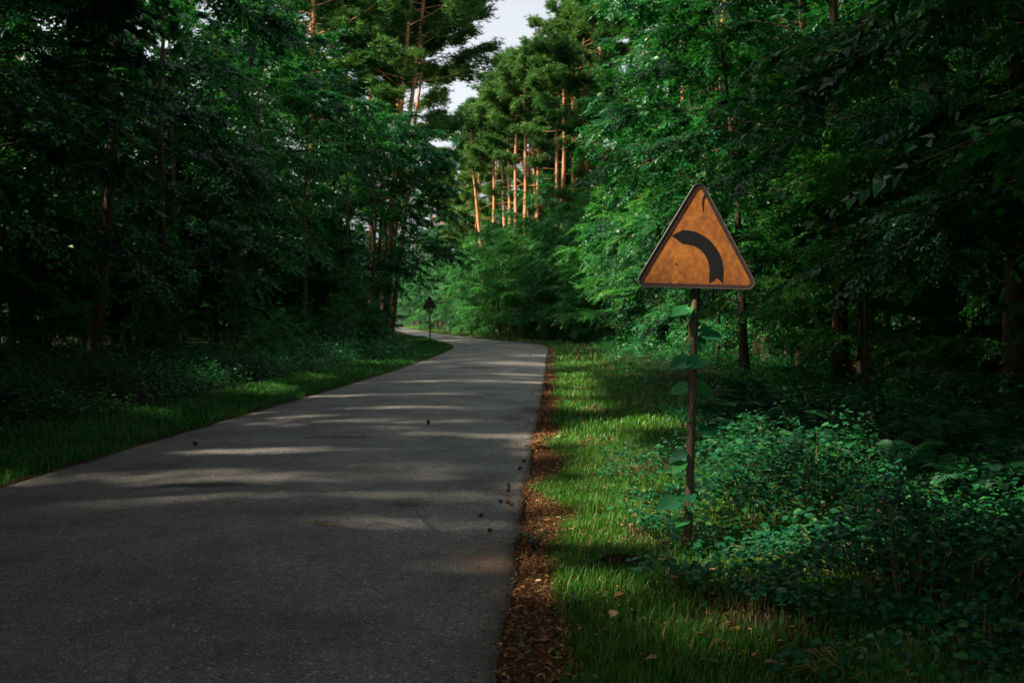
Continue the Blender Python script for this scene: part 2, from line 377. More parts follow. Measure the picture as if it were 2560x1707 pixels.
# ------------------------------------------------------------------ trees
# gaps in the canopy through which the sun reaches the ground: (x, y, half length, half depth) of the lit patch
GAPS = [(-2.6, 19.9, 1.7, .3), (-1.4, 14.9, 1.3, .2), (-2.6, 11.6, 1.3, .16), (-2.9, 9.75, 2.4, .28), (-1.1, 10.3, 1.2, .2), (-.75, 7.6, .8, .12), (-1.6, 8.7, 1.2, .10), (-.1, 6.45, .4, .13),
        (-.4, 13.2, .9, .15), (-1.8, 17, 1.5, .2), (-.8, 24, 2.2, .35), (-1, 27, 2.2, .3), (-1, 34, 3, 2.6), (-1, 41, 3, 2.6), (-.5, 49, 4, 4.5), (-4, 62, 5, 6), (-20, 165, 8, 22),
        (.85, 7.5, .65, .6), (1.2, 18, .4, 1.3), (1.25, 11.4, .4, .8), (1.0, 9.4, .25, .5), (2.2, 35, .8, 4), (1.5, 24, .5, 2), (2.2, 9.6, .9, .6), (2.1, 8.1, .9, .55), (.45, 5.9, .25, .12), (.9, 5.2, .2, .1),
        (.8, 8.5, .35, .3), (1.0, 13, .5, 1.2), (1.1, 10.3, .4, .9), (1.3, 20.5, .45, 1.2), (1.6, 28, .6, 2.2), (1.9, 6.35, .75, .35), (.27, 9.2, .16, 1.0), (.32, 12.6, .18, 1.4), (3.4, 11.5, .6, .5), (3.6, 9.0, .5, .4), (3.0, 50, 1.5, 5), (1.9, 14.5, .8, .6), (-5.4, 26, .8, 2.5), (-4.7, 33, .8, 2), (-5.5, 21, .8, 1.5), (-5.2, 38, 1.0, 1.5)]
SIGN_C = np.array([1.24, 6.7, 2.1])
_g = SIGN_C[:2] - SUN[:2] / SUN[2] * SIGN_C[2]
GAPS.append((_g[0], _g[1], .62, .5))
def lit(g, pad=0.0):
    edge = .25 * noise2(g[:, 0], g[:, 1], 2.2)
    k = np.zeros(len(g), bool)
    for (x, y, rx, ry) in GAPS:
        k |= ((g[:, 0] - x) / (rx + pad)) ** 2 + ((g[:, 1] - y) / (ry + pad)) ** 2 <= 1 + edge
    return k
def keep_wood(v, M):
    """boughs that do not cross a gap"""
    out = []
    for i, (V, F) in enumerate(v['parts']):
        if i:
            Q = V @ M[:3, :3].T + M[:3, 3]
            if lit(Q[:, :2] - SUN[None, :2] / SUN[2] * Q[:, 2:3], .2).any(): continue
        out.append((V, F))
    return out
def keep_mask(v, M):
    Pw = (v['P'] + v['A'] / (np.linalg.norm(v['A'], axis=1)[:, None] + 1e-9) * (v['S'] * .5)[:, None]) @ M[:3, :3].T + M[:3, 3]
    pad = np.minimum(v['S'] * .6, .16)
    g = Pw[:, :2] - SUN[None, :2] / SUN[2] * Pw[:, 2:3]
    through = lit(g, pad)
    sign = ((g[:, 0] - _g[0]) / .85) ** 2 + ((g[:, 1] - _g[1]) / .7) ** 2 < 1
    return ~(through & (sign | ((g[:, 0] > .12) & (g[:, 1] < 40)) | (rng.random(len(g)) < .88)))

def broadleaf(seed, H, base, R, n, size, up=.35, droop=.5, shape=1.0, trunk_r=.14, wob=.25):
    r = np.random.default_rng(seed)
    k = 9
    t = np.linspace(0, 1, k)
    tr = np.stack([wob * np.cumsum(r.normal(0, .35, k)) * t, wob * np.cumsum(r.normal(0, .35, k)) * t, t * H * .93], 1)
    tr[:, :2] -= tr[0, :2]
    rad = trunk_r * (1 - t * .93); rad[0] *= 1.35
    parts = [tube(tr, rad, 10)]
    nl = int(16 + H * 1.3)
    seg, segw = [], []
    for i in range(nl):
        f = (i + r.uniform(0, .8)) / nl
        z0 = base + (H * .9 - base) * f
        p0 = np.array([np.interp(z0, tr[:, 2], tr[:, 0]), np.interp(z0, tr[:, 2], tr[:, 1]), z0])
        az = i * 2.39996 + r.normal(0, .35)
        L = R * (.35 + .65 * math.sin(math.pi * min(1, (.16 + .84 * f) ** shape))) * r.uniform(.72, 1.2)
        el = (up + .75 * f) + r.normal(0, .12)
        m = 6
        s = np.linspace(0, 1, m)
        hor = np.cumsum(np.cos(el - droop * 1.6 * s)) * L / m; ver = np.cumsum(np.sin(el - droop * 1.6 * s)) * L / m
        azs = az + np.cumsum(r.normal(0, .1, m))
        pts = np.stack([p0[0] + np.cos(azs) * hor, p0[1] + np.sin(azs) * hor, p0[2] + ver], 1); pts[0] = p0
        r0 = max(.010, trunk_r * .22 * (1 - .6 * f))
        parts.append(tube(pts, r0 * (1 - .88 * s), 5))
        for j in range(9):                                            # side branches
            q = r.uniform(.25, 1)
            a = q * (m - 1); ia = min(int(a), m - 2)
            b0 = pts[ia] + (pts[ia + 1] - pts[ia]) * (a - ia)
            az2 = azs[ia] + (1 if j % 2 else -1) * r.uniform(.5, 1.1)
            l2 = L * r.uniform(.25, .48) * (1.15 - .5 * q)
            e2 = r.normal(.0, .22)
            d = np.array([math.cos(az2) * math.cos(e2), math.sin(az2) * math.cos(e2), math.sin(e2)])
            ss = np.linspace(0, 1, 4)[:, None]
            sp = b0 + d * l2 * ss + np.array([0, 0, -.22 * l2]) * ss ** 2
            parts.append(tube(sp, [r0 * .38, r0 * .3, r0 * .2, r0 * .1], 3, False))
            seg.append(sp); segw.append(l2)
        seg.append(pts[2:6]); segw.append(L * .6)
    seg = np.array(seg); segw = np.array(segw) / np.sum(segw)
    per = 13
    nt_ = n // per
    si = r.choice(len(seg), nt_, p=segw)
    a = r.uniform(.1, 3, nt_); ia = np.minimum(a.astype(int), 2); fr = (a - ia)[:, None]
    S0, S1 = seg[si, ia], seg[si, ia + 1]
    p0 = S0 + (S1 - S0) * fr
    d = (S1 - S0) / (np.linalg.norm(S1 - S0, axis=1)[:, None] + 1e-9)
    side = np.cross(d, [0, 0, 1.0]); side /= np.linalg.norm(side, axis=1)[:, None] + 1e-9
    d = d * r.uniform(.2, .9, (nt_, 1)) + side * r.normal(0, .8, (nt_, 1)) + r.normal(0, .16, (nt_, 3)) + [0, 0, -.12]
    d /= np.linalg.norm(d, axis=1)[:, None]
    tl = r.uniform(.35, .75, nt_)
    tn = np.array([0, 0, 1.0]) + r.normal(0, .28, (nt_, 3))                     # plane of the spray
    tn -= d * np.sum(tn * d, 1)[:, None]; tn /= np.linalg.norm(tn, axis=1)[:, None]
    ts = np.cross(tn, d)
    q = (np.arange(per) + .5) / per
    q = np.clip(q[None] + r.normal(0, .03, (nt_, per)), 0, 1)
    sg = np.where(np.arange(per) % 2, 1.0, -1.0)[None] * np.ones((nt_, 1)); sg[:, -1] = 0
    P = p0[:, None] + d[:, None] * (q * tl[:, None])[..., None] + np.array([0, 0, -.12]) * (q ** 2 * tl[:, None])[..., None]
    A = d[:, None] * .75 + ts[:, None] * sg[..., None] * .9 + r.normal(0, .16, (nt_, per, 3)) + np.array([0, 0, -.18])
    N = tn[:, None] + r.normal(0, .28, (nt_, per, 3))
    S = size * r.uniform(.65, 1.15, (nt_, per)) * (1.05 - .35 * q)
    return dict(parts=parts, wood=join(parts), P=P.reshape(-1, 3), A=A.reshape(-1, 3), N=N.reshape(-1, 3), S=S.reshape(-1), tpl=LEAF2, W=None)

def pine(seed, H, base, R, n_tuft, trunk_r=.2, lean=.0, spread=False):
    r = np.random.default_rng(seed)
    k = 12; t = np.linspace(0, 1, k)
    tr = np.stack([np.cumsum(r.normal(0, .10, k)) * t + lean * t ** 1.5, np.cumsum(r.normal(0, .10, k)) * t, t * H * .97], 1); tr[:, :2] -= tr[0, :2]
    rad = trunk_r * (1 - t * .85); rad[0] *= 1.25
    parts = [tube(tr, rad, 10)]
    def at(z): return np.array([np.interp(z, tr[:, 2], tr[:, 0]), np.interp(z, tr[:, 2], tr[:, 1]), z])
    for i in range(5):                                                # dead stubs and bare boughs under the crown
        z0 = base * r.uniform(.45, 1.02); az = r.uniform(0, 6.28); L = r.uniform(.5, 2.6)
        s = np.linspace(0, 1, 4)[:, None]; e = r.uniform(-.25, .35)
        pts = at(z0) + s * L * np.array([math.cos(az), math.sin(az), e]) + s ** 2 * np.array([0, 0, -.2 * L])
        parts.append(tube(pts, [.026, .02, .013, .006], 4))
    tips, w = [], []
    nl = 60 if spread else 34
    for i in range(nl):
        f = (i + r.uniform(0, .7)) / nl
        z0 = base + (H * .97 - base) * f; p0 = at(z0); az = i * 2.39996 + r.normal(0, .4)
        L = R * (1.1 - .75 * f ** 1.4) * r.uniform(.6, 1.15) * (.65 + .5 * min(1, f * 4))
        if spread: L = R * min(1.1 - .7 * f ** 1.6, .42 + 1.5 * f) * r.uniform(.75, 1.15)
        el = -.1 + .8 * f + r.normal(0, .12)
        m = 6; s = np.linspace(0, 1, m)
        els = el + .5 * s
        hor = np.cumsum(np.cos(els)) * L / m; ver = np.cumsum(np.sin(els)) * L / m
        pts = np.stack([p0[0] + np.cos(az) * hor, p0[1] + np.sin(az) * hor, p0[2] + ver * .8], 1); pts[0] = p0
        parts.append(tube(pts, .036 * (1.1 - .6 * f) * (1 - .85 * s), 4))
        for j in range(8):
            q = r.uniform(.35, 1); a = q * (m - 1); ia = min(int(a), m - 2)
            b0 = pts[ia] + (pts[ia + 1] - pts[ia]) * (a - ia)
            az2 = az + r.normal(0, .8); l2 = L * r.uniform(.15, .35)
            tip = b0 + l2 * np.array([math.cos(az2), math.sin(az2), r.uniform(-.05, .45)])
            tips.append((b0, tip)); w.append(l2)
        tips.append((pts[3], pts[5])); w.append(L * .35)
    tips = np.array(tips); w = np.array(w) / np.sum(w)
    si = r.choice(len(tips), n_tuft, p=w); q = r.uniform(.15, 1.05, n_tuft)[:, None]
    c = tips[si, 0] + (tips[si, 1] - tips[si, 0]) * q + r.normal(0, .18, (n_tuft, 3))
    per = 6
    d = r.normal(size=(n_tuft, per, 3)); d[..., 2] = np.abs(d[..., 2]) * .7 - .1; d /= np.linalg.norm(d, axis=2)[..., None]
    P = np.repeat(c, per, 0); A = d.reshape(-1, 3); n = len(P)
    return dict(parts=parts, wood=join(parts), P=P, A=A, N=r.normal(size=(n, 3)), S=r.uniform(.22, .42, n), tpl=NEEDLE, W=r.uniform(.05, .09, n))

VAR = {
    'edge_a': (broadleaf(101, 12.5, 2.7, 4.2, 34000, .155, droop=.62), M_BARK, M_LEAF),
    'edge_b': (broadleaf(102, 14.0, 2.4, 4.6, 36000, .155, droop=.55), M_BARK, M_LEAF),
    'edge_c': (broadleaf(103, 11.0, 2.0, 4.1, 32000, .15, droop=.7), M_BARK, M_LEAF),
    'tall_a': (broadleaf(104, 19.0, 3.2, 4.8, 36000, .22, droop=.5, trunk_r=.2), M_BARK, M_LEAF),
    'tall_b': (broadleaf(105, 17.0, 4.2, 5.1, 34000, .22, droop=.45, trunk_r=.19), M_BARK, M_LEAF),
    'near_edge': (broadleaf(109, 18.0, 2.5, 4.8, 42000, .135, droop=.58, trunk_r=.17), M_BARK, M_LEAF),
    'canopy': (broadleaf(110, 21.0, 8.0, 7.2, 17000, .42, up=.25, droop=.3, trunk_r=.22), M_BARK, M_LEAF),  # high crowns above the frame, added to block skylight over the near road
    'off_frame': (broadleaf(108, 20.0, 2.6, 5.3, 16000, .37, droop=.5, trunk_r=.2), M_BARK, M_LEAF),  # unseen trees, added to darken the near road and both sides
    'young_a': (broadleaf(106, 9.0, .5, 3.3, 36000, .12, up=.5, droop=.5, shape=.8, trunk_r=.08), M_BARK, M_LEAFB),
    'young_b': (broadleaf(107, 7.0, .3, 3.0, 30000, .115, up=.55, droop=.55, shape=.75, trunk_r=.07), M_BARK, M_LEAFB),
    'pine_a': (pine(201, 26, 19.0, 3.5, 9000, trunk_r=.29), M_PBARK, M_PINE),
    'pine_b': (pine(202, 25.5, 18.5, 3.2, 8500, trunk_r=.29, lean=.8), M_PBARK, M_PINE),
    'pine_c': (pine(203, 27, 13.5, 4.4, 9500, trunk_r=.29, lean=-.5), M_PBARK, M_PINE),
    'pine_spread': (pine(207, 31, 10.0, 6.8, 15000, trunk_r=.20, spread=True), M_PBARK, M_PINE),
    'pine_tall': (pine(205, 31, 19.5, 4.6, 10000, trunk_r=.23), M_PBARK, M_PINE),
    'pine_wide': (pine(206, 30, 13.5, 5.0, 11000, trunk_r=.24), M_PBARK, M_PINE),
    'pine_low': (pine(204, 20, 6.5, 4.2, 9500, trunk_r=.16), M_PBARK, M_PINE),
}
MESH = {}
for k, (v, mw, ml) in VAR.items():
    MESH[k] = (mesh(k + '_wood', *v['wood'], mw, True), mesh(k + '_leaves', *leaves(v['P'], v['A'], v['N'], v['S'], v['W'], v['tpl']), ml))
LEAF_ONE = mesh('single_leaf', *leaves(np.zeros((1, 3)), np.array([[1., 0, 0]]), np.array([[0, 0, 1.]]), np.ones(1), None, LEAF6), M_LEAFO)

N_CARVED = 0
def plant(kind, x, y, label, scale=1.0, rz=None, lean=(0, 0), group=None, name=None, carve=True, singles=0):
    global N_CARVED
    v, mw, ml = VAR[kind]
    nm = name or ('pine_tree' if kind.startswith('pine') else 'young_tree' if kind.startswith('young') else 'broadleaf_tree')
    cat = 'tree'
    rz = rnd.uniform(0, 6.28) if rz is None else rz
    root = thing(nm, label, cat, (x, y, float(gz(x, y)) - .05), (0, 0, 0), scale, group)
    root.rotation_euler = (Matrix.Rotation(lean[1], 3, 'Y') @ Matrix.Rotation(lean[0], 3, 'X') @ Matrix.Rotation(rz, 3, 'Z')).to_euler()
    M = np.array(Matrix.LocRotScale(root.location, Euler(root.rotation_euler), root.scale))
    tr = obj('trunk', MESH[kind][0], root)
    me = MESH[kind][1]
    keep = None
    if carve:
        keep = keep_mask(v, M)
        if (~keep).sum() < (40 if y < 24 else 600): keep = None
        else: tr.data = mesh(nm + '_wood', *join(keep_wood(v, M)), mw, True)
    if singles:
        if keep is None: keep = np.ones(len(v['P']), bool)
        Pw = v['P'] @ M[:3, :3].T + M[:3, 3]
        u = Pw[:, 0] / np.maximum(Pw[:, 1], .1); w = (Pw[:, 2] - 1.6) / np.maximum(Pw[:, 1], .1)
        vis = keep & (Pw[:, 1] > 1) & (np.abs(u) < .51) & (np.abs(w) < .33)
        idx = np.where(vis)[0]
        idx = idx[np.argsort((Pw[idx, 1] + np.abs(Pw[idx, 0]) * .6) / v['S'][idx])[:singles]]
        A, B, C = leaf_frames(v['A'][idx], v['N'][idx])
        for i, a, b, c in zip(idx, A, B, C):
            o = obj('leaf', LEAF_ONE, root)
            s = float(v['S'][i])
            o.matrix_local = Matrix(((a[0] * s, b[0] * s, c[0] * s, v['P'][i, 0]), (a[1] * s, b[1] * s, c[1] * s, v['P'][i, 1]), (a[2] * s, b[2] * s, c[2] * s, v['P'][i, 2]), (0, 0, 0, 1)))
        keep[idx] = False
    if keep is not None:
        W = None if v['W'] is None else v['W'][keep]
        me = mesh(nm + '_leaves', *leaves(v['P'][keep], v['A'][keep], v['N'][keep], v['S'][keep], W, v['tpl']), ml)
        N_CARVED += 1
    c = obj('crown', me, root)
    c['kind'] = 'stuff'
    return root

RIGHT_ROW = [(9.5, 2.5), (11, 7), (13.6, 12), (15.2, 17.5)]  # unseen row, added to keep the right side dark
OFF_ROW = [(-19.5, -3), (-20, 3), (-12.2, 3.2), (-14.5, -6), (-15.5, 0), (-14.8, 6), (-15.6, 12), (-16.5, 18), (-17, 24), (-17.6, 30.5), (-18, 37), (-17.5, 44)]  # row added to shade the left foliage and near road, mostly unseen
G_LE, G_LP, G_LD = 'broadleaf trees along the left forest edge', 'pines on the left of the road', 'trees deep in the forest left of the road'
G_RE, G_RP, G_RD = 'broadleaf trees along the right forest edge', 'pines beyond the bend on the right', 'trees deep in the forest right of the road'

# --- left edge, from behind the camera to the bend
for i, (x, y, k, s, lab) in enumerate([
    (-8.6, -13, 'off_frame', 1.05, None), (-8.4, -7, 'canopy', 1.0, None), (-9.6, -3, 'off_frame', 1.0, None), (-8.3, 1, 'canopy', 1.0, None), (-8.6, 9.5, 'canopy', 1.0, None), (-11.0, 15, 'canopy', 1.05, None), (-12.4, 20.5, 'near_edge', 1.0, None), (-9.2, 7, 'near_edge', 1.05, None), (-9.6, 12, 'near_edge', 1.05, None),
    (-9.9, 17.5, 'edge_b', 1.0, 'dark broadleaf tree at the far left edge of the view, leaves hanging over the undergrowth'),
    (-9.5, 22.5, 'edge_a', 1.1, 'broadleaf tree with layered drooping sprays left of the leaning trunks'),
    (-9.85, 28.2, 'edge_c', 1.2, 'broadleaf tree with the thickest brown trunk standing bare above the left undergrowth'),
    (-11.6, 34.3, 'edge_b', .95, 'broadleaf tree whose trunk stands just right of the thickest trunk in the left wood'),
    (-10.1, 35.8, 'edge_a', .9, 'slim mossy broadleaf tree leaning right in the left wood'),
    (-8.6, 41, 'edge_b', .9, 'bushy broadleaf tree with foliage over the left undergrowth, between mossy trunk and far sign'),
    (-8.0, 47.5, 'edge_c', 1.1, 'round crowned broadleaf tree left of the road just before the bend'),
    (-7.4, 54, 'edge_a', 1.08, 'broadleaf tree whose rounded crown bulges toward the sky gap on the left'),
    (-8.7, 61, 'edge_b', .95, 'broadleaf tree on the inside of the bend behind the far sign'),
    (-7.2, 51, 'edge_a', 1.0, 'broadleaf tree between the round crown and the bulging crown at the left bend'),
    (-7.3, 57.5, 'edge_c', 1.2, 'broadleaf tree just past the far sign whose boughs lean over the bend'),
    (-11.6, 70, 'edge_c', 1.15, 'low dark broadleaf tree where the road slips out of sight')]):
    plant(k, x, y, lab or 'shade tree added to the left front row, outside or at the edge of the view', s, group=G_LE, lean=((0, .10) if 'leaning' in (lab or '') else (0, rnd.uniform(0, .06))))  # trees without a label of their own are added for their shade
for (x, y) in OFF_ROW:
    plant('off_frame' if y < 20 else 'tall_a', x, y, 'tall shade tree added behind the left front row', rnd.uniform(.92, 1.05), group='tall trees behind the left front row', carve=y < 20)
for (x, y, k, s) in ((-8.8, 50.5, 'young_a', 1.0), (-8.2, 45, 'young_b', .8), (-10.5, 46, 'young_a', .75), (-10.2, 52, 'young_b', .9), (-10.2, 58, 'young_a', .9), (-10.8, 64, 'young_b', .9), (-12.4, 78, 'young_a', 1.0), (-15.5, 88, 'young_a', 1.1), (-17.5, 98, 'young_a', 1.1), (-21, 112, 'young_a', 1.2)):
    plant(k, x, y, 'leafy young tree in the dark thicket on the inside of the bend', s, group='young trees inside the bend')
for (x, y, k, s) in ((-12.8, 80, 'edge_a', .72), (-15.5, 75, 'edge_b', .75), (-13.8, 90, 'edge_a', .7), (-17, 83, 'edge_b', .8), (-14.5, 64, 'edge_b', 1.15), (-13.5, 56, 'tall_b', 1.0), (-13.0, 51, 'tall_a', .95), (-13.8, 46, 'tall_b', .95), (-14.8, 41, 'tall_a', .9)):
    plant(k, x, y, 'dark leafy tree closing the wood on the inside of the bend', s, group='trees closing the wood inside the bend', carve=False)
# leaning pole trunks
plant('edge_c', -14.7, 38, 'thin tree with a slender stem leaning right, leftmost visible trunk in the left wood', .95, lean=(0, .11), group=G_LE)
plant('tall_b', -10.9, 40.5, 'dim straight trunk just right of the slim mossy leaning tree', .9, group=G_LE)

# --- tall pines rising behind the left edge
for i, (x, y, k, s, ln, lab) in enumerate([
    (-9.3, 66, 'pine_tall', 1.0, .01, 'leftmost tall pine with a rusty trunk against the top edge of the picture'),
    (-8.8, 69, 'pine_tall', 1.0, .07, 'rusty pine second from the left in the tall group left of the sky gap'),
    (-8.1, 62, 'pine_tall', 1.0, .11, 'pine with the brightest orange leaning trunk left of the sky gap'),
    (-8.8, 72, 'pine_tall', .95, .13, 'thin pine leaning right between the orange pine and the sky gap'),
    (-7.9, 60, 'pine_spread', 1.0, .10, 'rightmost leaning pine of the left group, boughs reaching into the sky gap'),
    (-16.5, 66, 'pine_wide', .95, .02, None), (-11.8, 58, 'pine_wide', 1.0, .03, None), (-9.0, 67, 'pine_tall', .97, .10, None), (-12.6, 61, 'pine_spread', 1.0, .02, None), (-10.2, 77, 'pine_spread', .98, .03, None)]):
    plant(k, x, y, lab or 'pine standing behind the broadleaf edge left of the road', s, lean=(0, ln), group=G_LP)

rnd.seed(10)
# --- far right, outside of the bend: sunlit pines above a bright thicket
for i, (px, y, k, s, ln, lab) in enumerate([
    (1217, 102, 'pine_b', .92, -.055, 'leftmost sunlit pine trunk beyond the bend, leaning slightly left'),
    (1234, 106, 'pine_a', .95, 0, 'darker pine right beside the leftmost sunlit trunk beyond the bend'),
    (1263, 104, 'pine_b', 1.0, .01, 'thin dark pine between the two leftmost and the bright middle pines beyond the bend'),
    (1276, 100, 'pine_c', 1.0, 0, 'shaded pine directly left of the pale straight pine beyond the bend'),
    (1284, 94, 'pine_a', 1.02, .02, 'pale straight sunlit pine in the middle of the group beyond the bend'),
    (1311, 100, 'pine_b', 1.0, 0, 'brown pine with a broken lower stem beyond the bend'),
    (1322, 96, 'pine_a', 1.05, -.01, 'sunlit orange pine third from the right in the bright group'),
    (1340, 93, 'pine_c', 1.0, .02, 'brightest thick sunlit pine of the group beyond the bend'),
    (1347, 97, 'pine_b', 1.02, 0, 'sunlit pine close behind the brightest thick trunk'),
    (1380, 90, 'pine_b', 1.0, .05, 'leaning sunlit pine right of the bright group'),
    (1405, 84, 'pine_a', 1.0, 0, 'dark reddish pine at the right of the far group'),
    (1433, 82, 'pine_c', 1.0, 0, 'half sunlit pine rightmost of the far group, above the thicket')]):
    plant(k, (px - 1280) / 2489 * y, y, lab, s, lean=(0, ln), group=G_RP, carve=False)
for (x, y, k, s) in ((-6.5, 114, 'edge_b', 1.0), (-9.5, 126, 'edge_a', 1.1), (-13, 139, 'edge_b', 1.1), (-17, 154, 'edge_a', 1.2), (-3, 106, 'edge_a', .9), (1, 108, 'edge_b', .85), (1.8, 121, 'tall_a', 1.05), (-1.8, 126, 'tall_b', 1.1), (5, 124, 'tall_a', 1.1), (5.5, 100, 'edge_a', .95), (10, 92, 'edge_b', 1.0), (-6, 125, 'pine_low', 1.05), (-9.5, 135, 'pine_c', .9), (-7.5, 128, 'pine_low', 1.15), (-4.0, 112, 'pine_low', .95), (-2.0, 118, 'pine_a', .95), (1.5, 115, 'pine_c', .95), (5, 112, 'pine_a', 1), (9, 104, 'pine_c', 1), (-12, 150, 'pine_a', .9), (-3, 140, 'pine_a', 1), (6.5, 74, 'pine_c', 1), (5.2, 84, 'pine_a', 1.08), (6.0, 76, 'pine_b', 1.0), (1.2, 91, 'pine_a', .97), (8.5, 66, 'pine_a', 1), (9.5, 56, 'pine_c', .97), (9.6, 48, 'pine_b', .95), (10, 40, 'pine_a', .95), (11, 31, 'pine_c', .95)):
    plant(k, x, y, ('pine' if k.startswith('pine') else 'broadleaf tree') + ' with green crown standing among others on the outer side of the bend', s, group=G_RP, carve=False)
# bright thicket under them
for (x, y, k, s) in ((-3.6, 88, 'young_b', 1.1), (-1.6, 81, 'young_a', 1.05), (-.2, 76, 'young_b', 1.1), (1.6, 72, 'young_a', 1.0), (3.2, 67, 'young_b', 1.2), (1.4, 84, 'young_a', 1.15), (4.6, 78, 'young_a', 1.2), (5.2, 62, 'young_a', 1.1), (6.4, 70, 'young_a', 1.35), (5.8, 55, 'young_b', 1.25),
                     (-2.9, 86, 'young_b', 1.25), (-1.0, 78, 'young_b', 1.2), (.9, 73, 'young_b', 1.25), (2.4, 69, 'young_b', 1.15), (4.2, 64, 'young_b', 1.2), (5.0, 58, 'young_b', 1.1), (-4.8, 94, 'young_b', .9), (-2.6, 92, 'young_a', .8), (.2, 90, 'young_b', 1.0), (2.6, 76, 'young_b', .9), (-.9, 84, 'young_b', .7), (3.9, 71, 'young_b', .8), (.8, 79, 'young_b', .6), (6.0, 82, 'young_a', 1.3), (8, 75, 'young_a', 1.4), (-6.6, 100, 'young_a', .9), (-9, 110, 'young_b', 1.1), (-11, 120, 'young_a', 1), (-11.5, 136, 'young_a', 1.1), (-14, 150, 'young_b', 1.3), (-16.5, 167, 'young_a', 1.2), (-21, 185, 'young_a', 1.3), (-29, 192, 'young_a', 1.3), (-35, 207, 'young_a', 1.4), (-42, 221, 'young_a', 1.4)):
    plant(k, x, y, 'bright green young tree in the thicket round the outside of the bend', s, group='young trees outside the bend', carve=False)

# --- right edge, near to far
for i, (x, y, k, s, sing, lab) in enumerate([
    (4.8, -9, 'off_frame', 1.05, 0, None), (4.8, -4, 'canopy', 1.0, 0, None), (5.4, .5, 'off_frame', 1.1, 0, None), (5.6, 3, 'canopy', 1.0, 0, None), (7.4, 8, 'canopy', 1.0, 0, None), (10.6, 13.6, 'near_edge', 1.0, 0, None), (11.5, 19.5, 'near_edge', 1.0, 0, None), (6.2, 5, 'near_edge', 1.05, 0, None),
    (7.0, 10.5, 'near_edge', .95, 300, 'dark broadleaf tree nearest the camera on the right, big leaves hanging right of the sign'),
    (7.7, 15.2, 'near_edge', 1.0, 300, 'broadleaf tree with pale glinting sprays high above the warning sign'),
    (6.7, 20.2, 'near_edge', .95, 0, 'broadleaf tree whose dark sprays fill the space right behind the warning sign'),
    (5.4, 23, 'edge_c', .85, 0, 'broadleaf tree with the reddish slanting trunk right behind the signpost'),
    (7.9, 27, 'tall_a', .95, 0, 'tall broadleaf tree with dense foliage filling the picture left above the sign'),
    (8.6, 33.5, 'edge_b', 1.2, 0, 'broadleaf tree whose bright sprays hang over the right verge'),
    (8.4, 40, 'tall_b', .95, 0, 'tall broadleaf tree on the right edge beside the start of the bend'),
    (8.9, 47, 'edge_b', 1.15, 0, 'broadleaf tree at the outer bend, right of the bright thicket'),
    (10, 53, 'tall_a', 1.0, 0, 'tall leafy tree behind the thicket at the outer bend')]):
    plant(k, x, y, lab or 'shade tree added to the right front row, outside or at the edge of the view', s, group=G_RE, singles=sing, carve=False, lean=(0, -.05 if 'slanting' in (lab or '') else rnd.uniform(-.03, .02)))  # unlabelled ones are added to shut out light on the right
for (x, y, k, s) in ((7.6, 13, 'young_a', .8), (6.8, 19.5, 'young_b', .9), (6.2, 30, 'young_b', .9), (6.4, 37, 'young_b', .95), (6.6, 44, 'young_a', .85), (6.8, 50, 'young_b', 1.0), (8, 24, 'young_a', .9), (6.2, 17.4, 'young_a', .6), (9.5, 18.5, 'young_a', .9), (11.5, 22, 'young_b', 1.0), (10.2, 27, 'young_a', .9), (13, 30, 'young_a', 1.0), (14, 25, 'young_b', 1.0), (9.4, 34, 'young_a', .9), (15.5, 34, 'young_a', 1.1), (11.8, 39, 'young_a', 1.0)):
    plant(k, x, y, 'low leafy young tree filling the shade under the right forest edge', s, group='young trees under the right edge')

# --- the dark forest behind both edges
def deep(sign, label, label2, group):
    pts = []
    tries = 0
    while tries < 5000 and len(pts) < 85:
        tries += 1
        y = rnd.uniform(-22, 118); d = 9.5 + 19 * rnd.random() ** 1.2
        x = (float(RX(y)) + d) if sign > 0 else (float(LX(y)) - d)
        if all((x - a) ** 2 + (y - b) ** 2 > 3.6 ** 2 for a, b in pts + OFF_ROW + RIGHT_ROW) and not (sign > 0 and y < 9 and d < 12):
            pts.append((x, y))
    for (x, y) in pts:
        k = rnd.choice(['tall_a', 'tall_b', 'edge_b', 'pine_low', 'edge_a'] if sign > 0 or y > 112 else ['edge_a', 'edge_b', 'edge_c'] if x > -24.5 or y > 55 else ['tall_a', 'tall_b'])
        plant(k, x, y, label, rnd.uniform(.9, 1.1) * (.8 if sign < 0 and y < 112 and (x > -24.5 or y > 55) else 1), group=group, carve=False)
    for i in range(42):
        y = rnd.uniform(2, 100); d = rnd.uniform(7.5, 22)
        x = (float(RX(y)) + d) if sign > 0 else (float(LX(y)) - d)
        plant(rnd.choice(['young_a', 'young_b']), x, y, label2, rnd.uniform(.45, .8), group=group + ', low growth', carve=False, name='sapling')
for (x, y) in RIGHT_ROW:
    plant('off_frame', x, y, 'tall unseen shade tree added behind the right front row', rnd.uniform(1.0, 1.1), group='tall trees behind the right front row', carve=False)
for (x, y, k, s) in ((-12.5, 16, 'young_a', .7), (-13.5, 21, 'young_b', .9), (-12.8, 26, 'young_a', .75), (-15, 19, 'young_a', .9), (-14.5, 29, 'young_b', .9), (-16.5, 25, 'young_a', 1.0), (-13.8, 33, 'young_b', .8), (-17.5, 32, 'young_a', 1.0), (-15.5, 36, 'young_b', 1.0), (-19.5, 28, 'young_a', 1.1), (-14, 40, 'young_a', .8)):
    plant(k, x, y, 'dim sapling in the shade under the left forest', s, group=G_LD + ', low growth', carve=False, name='sapling')
deep(-1, 'dark forest tree lost in the shade left of the road', 'dim sapling in the shade under the left forest', G_LD)
deep(1, 'dark forest tree lost in the shade right of the road', 'dim sapling in the shade under the right forest', G_RD)

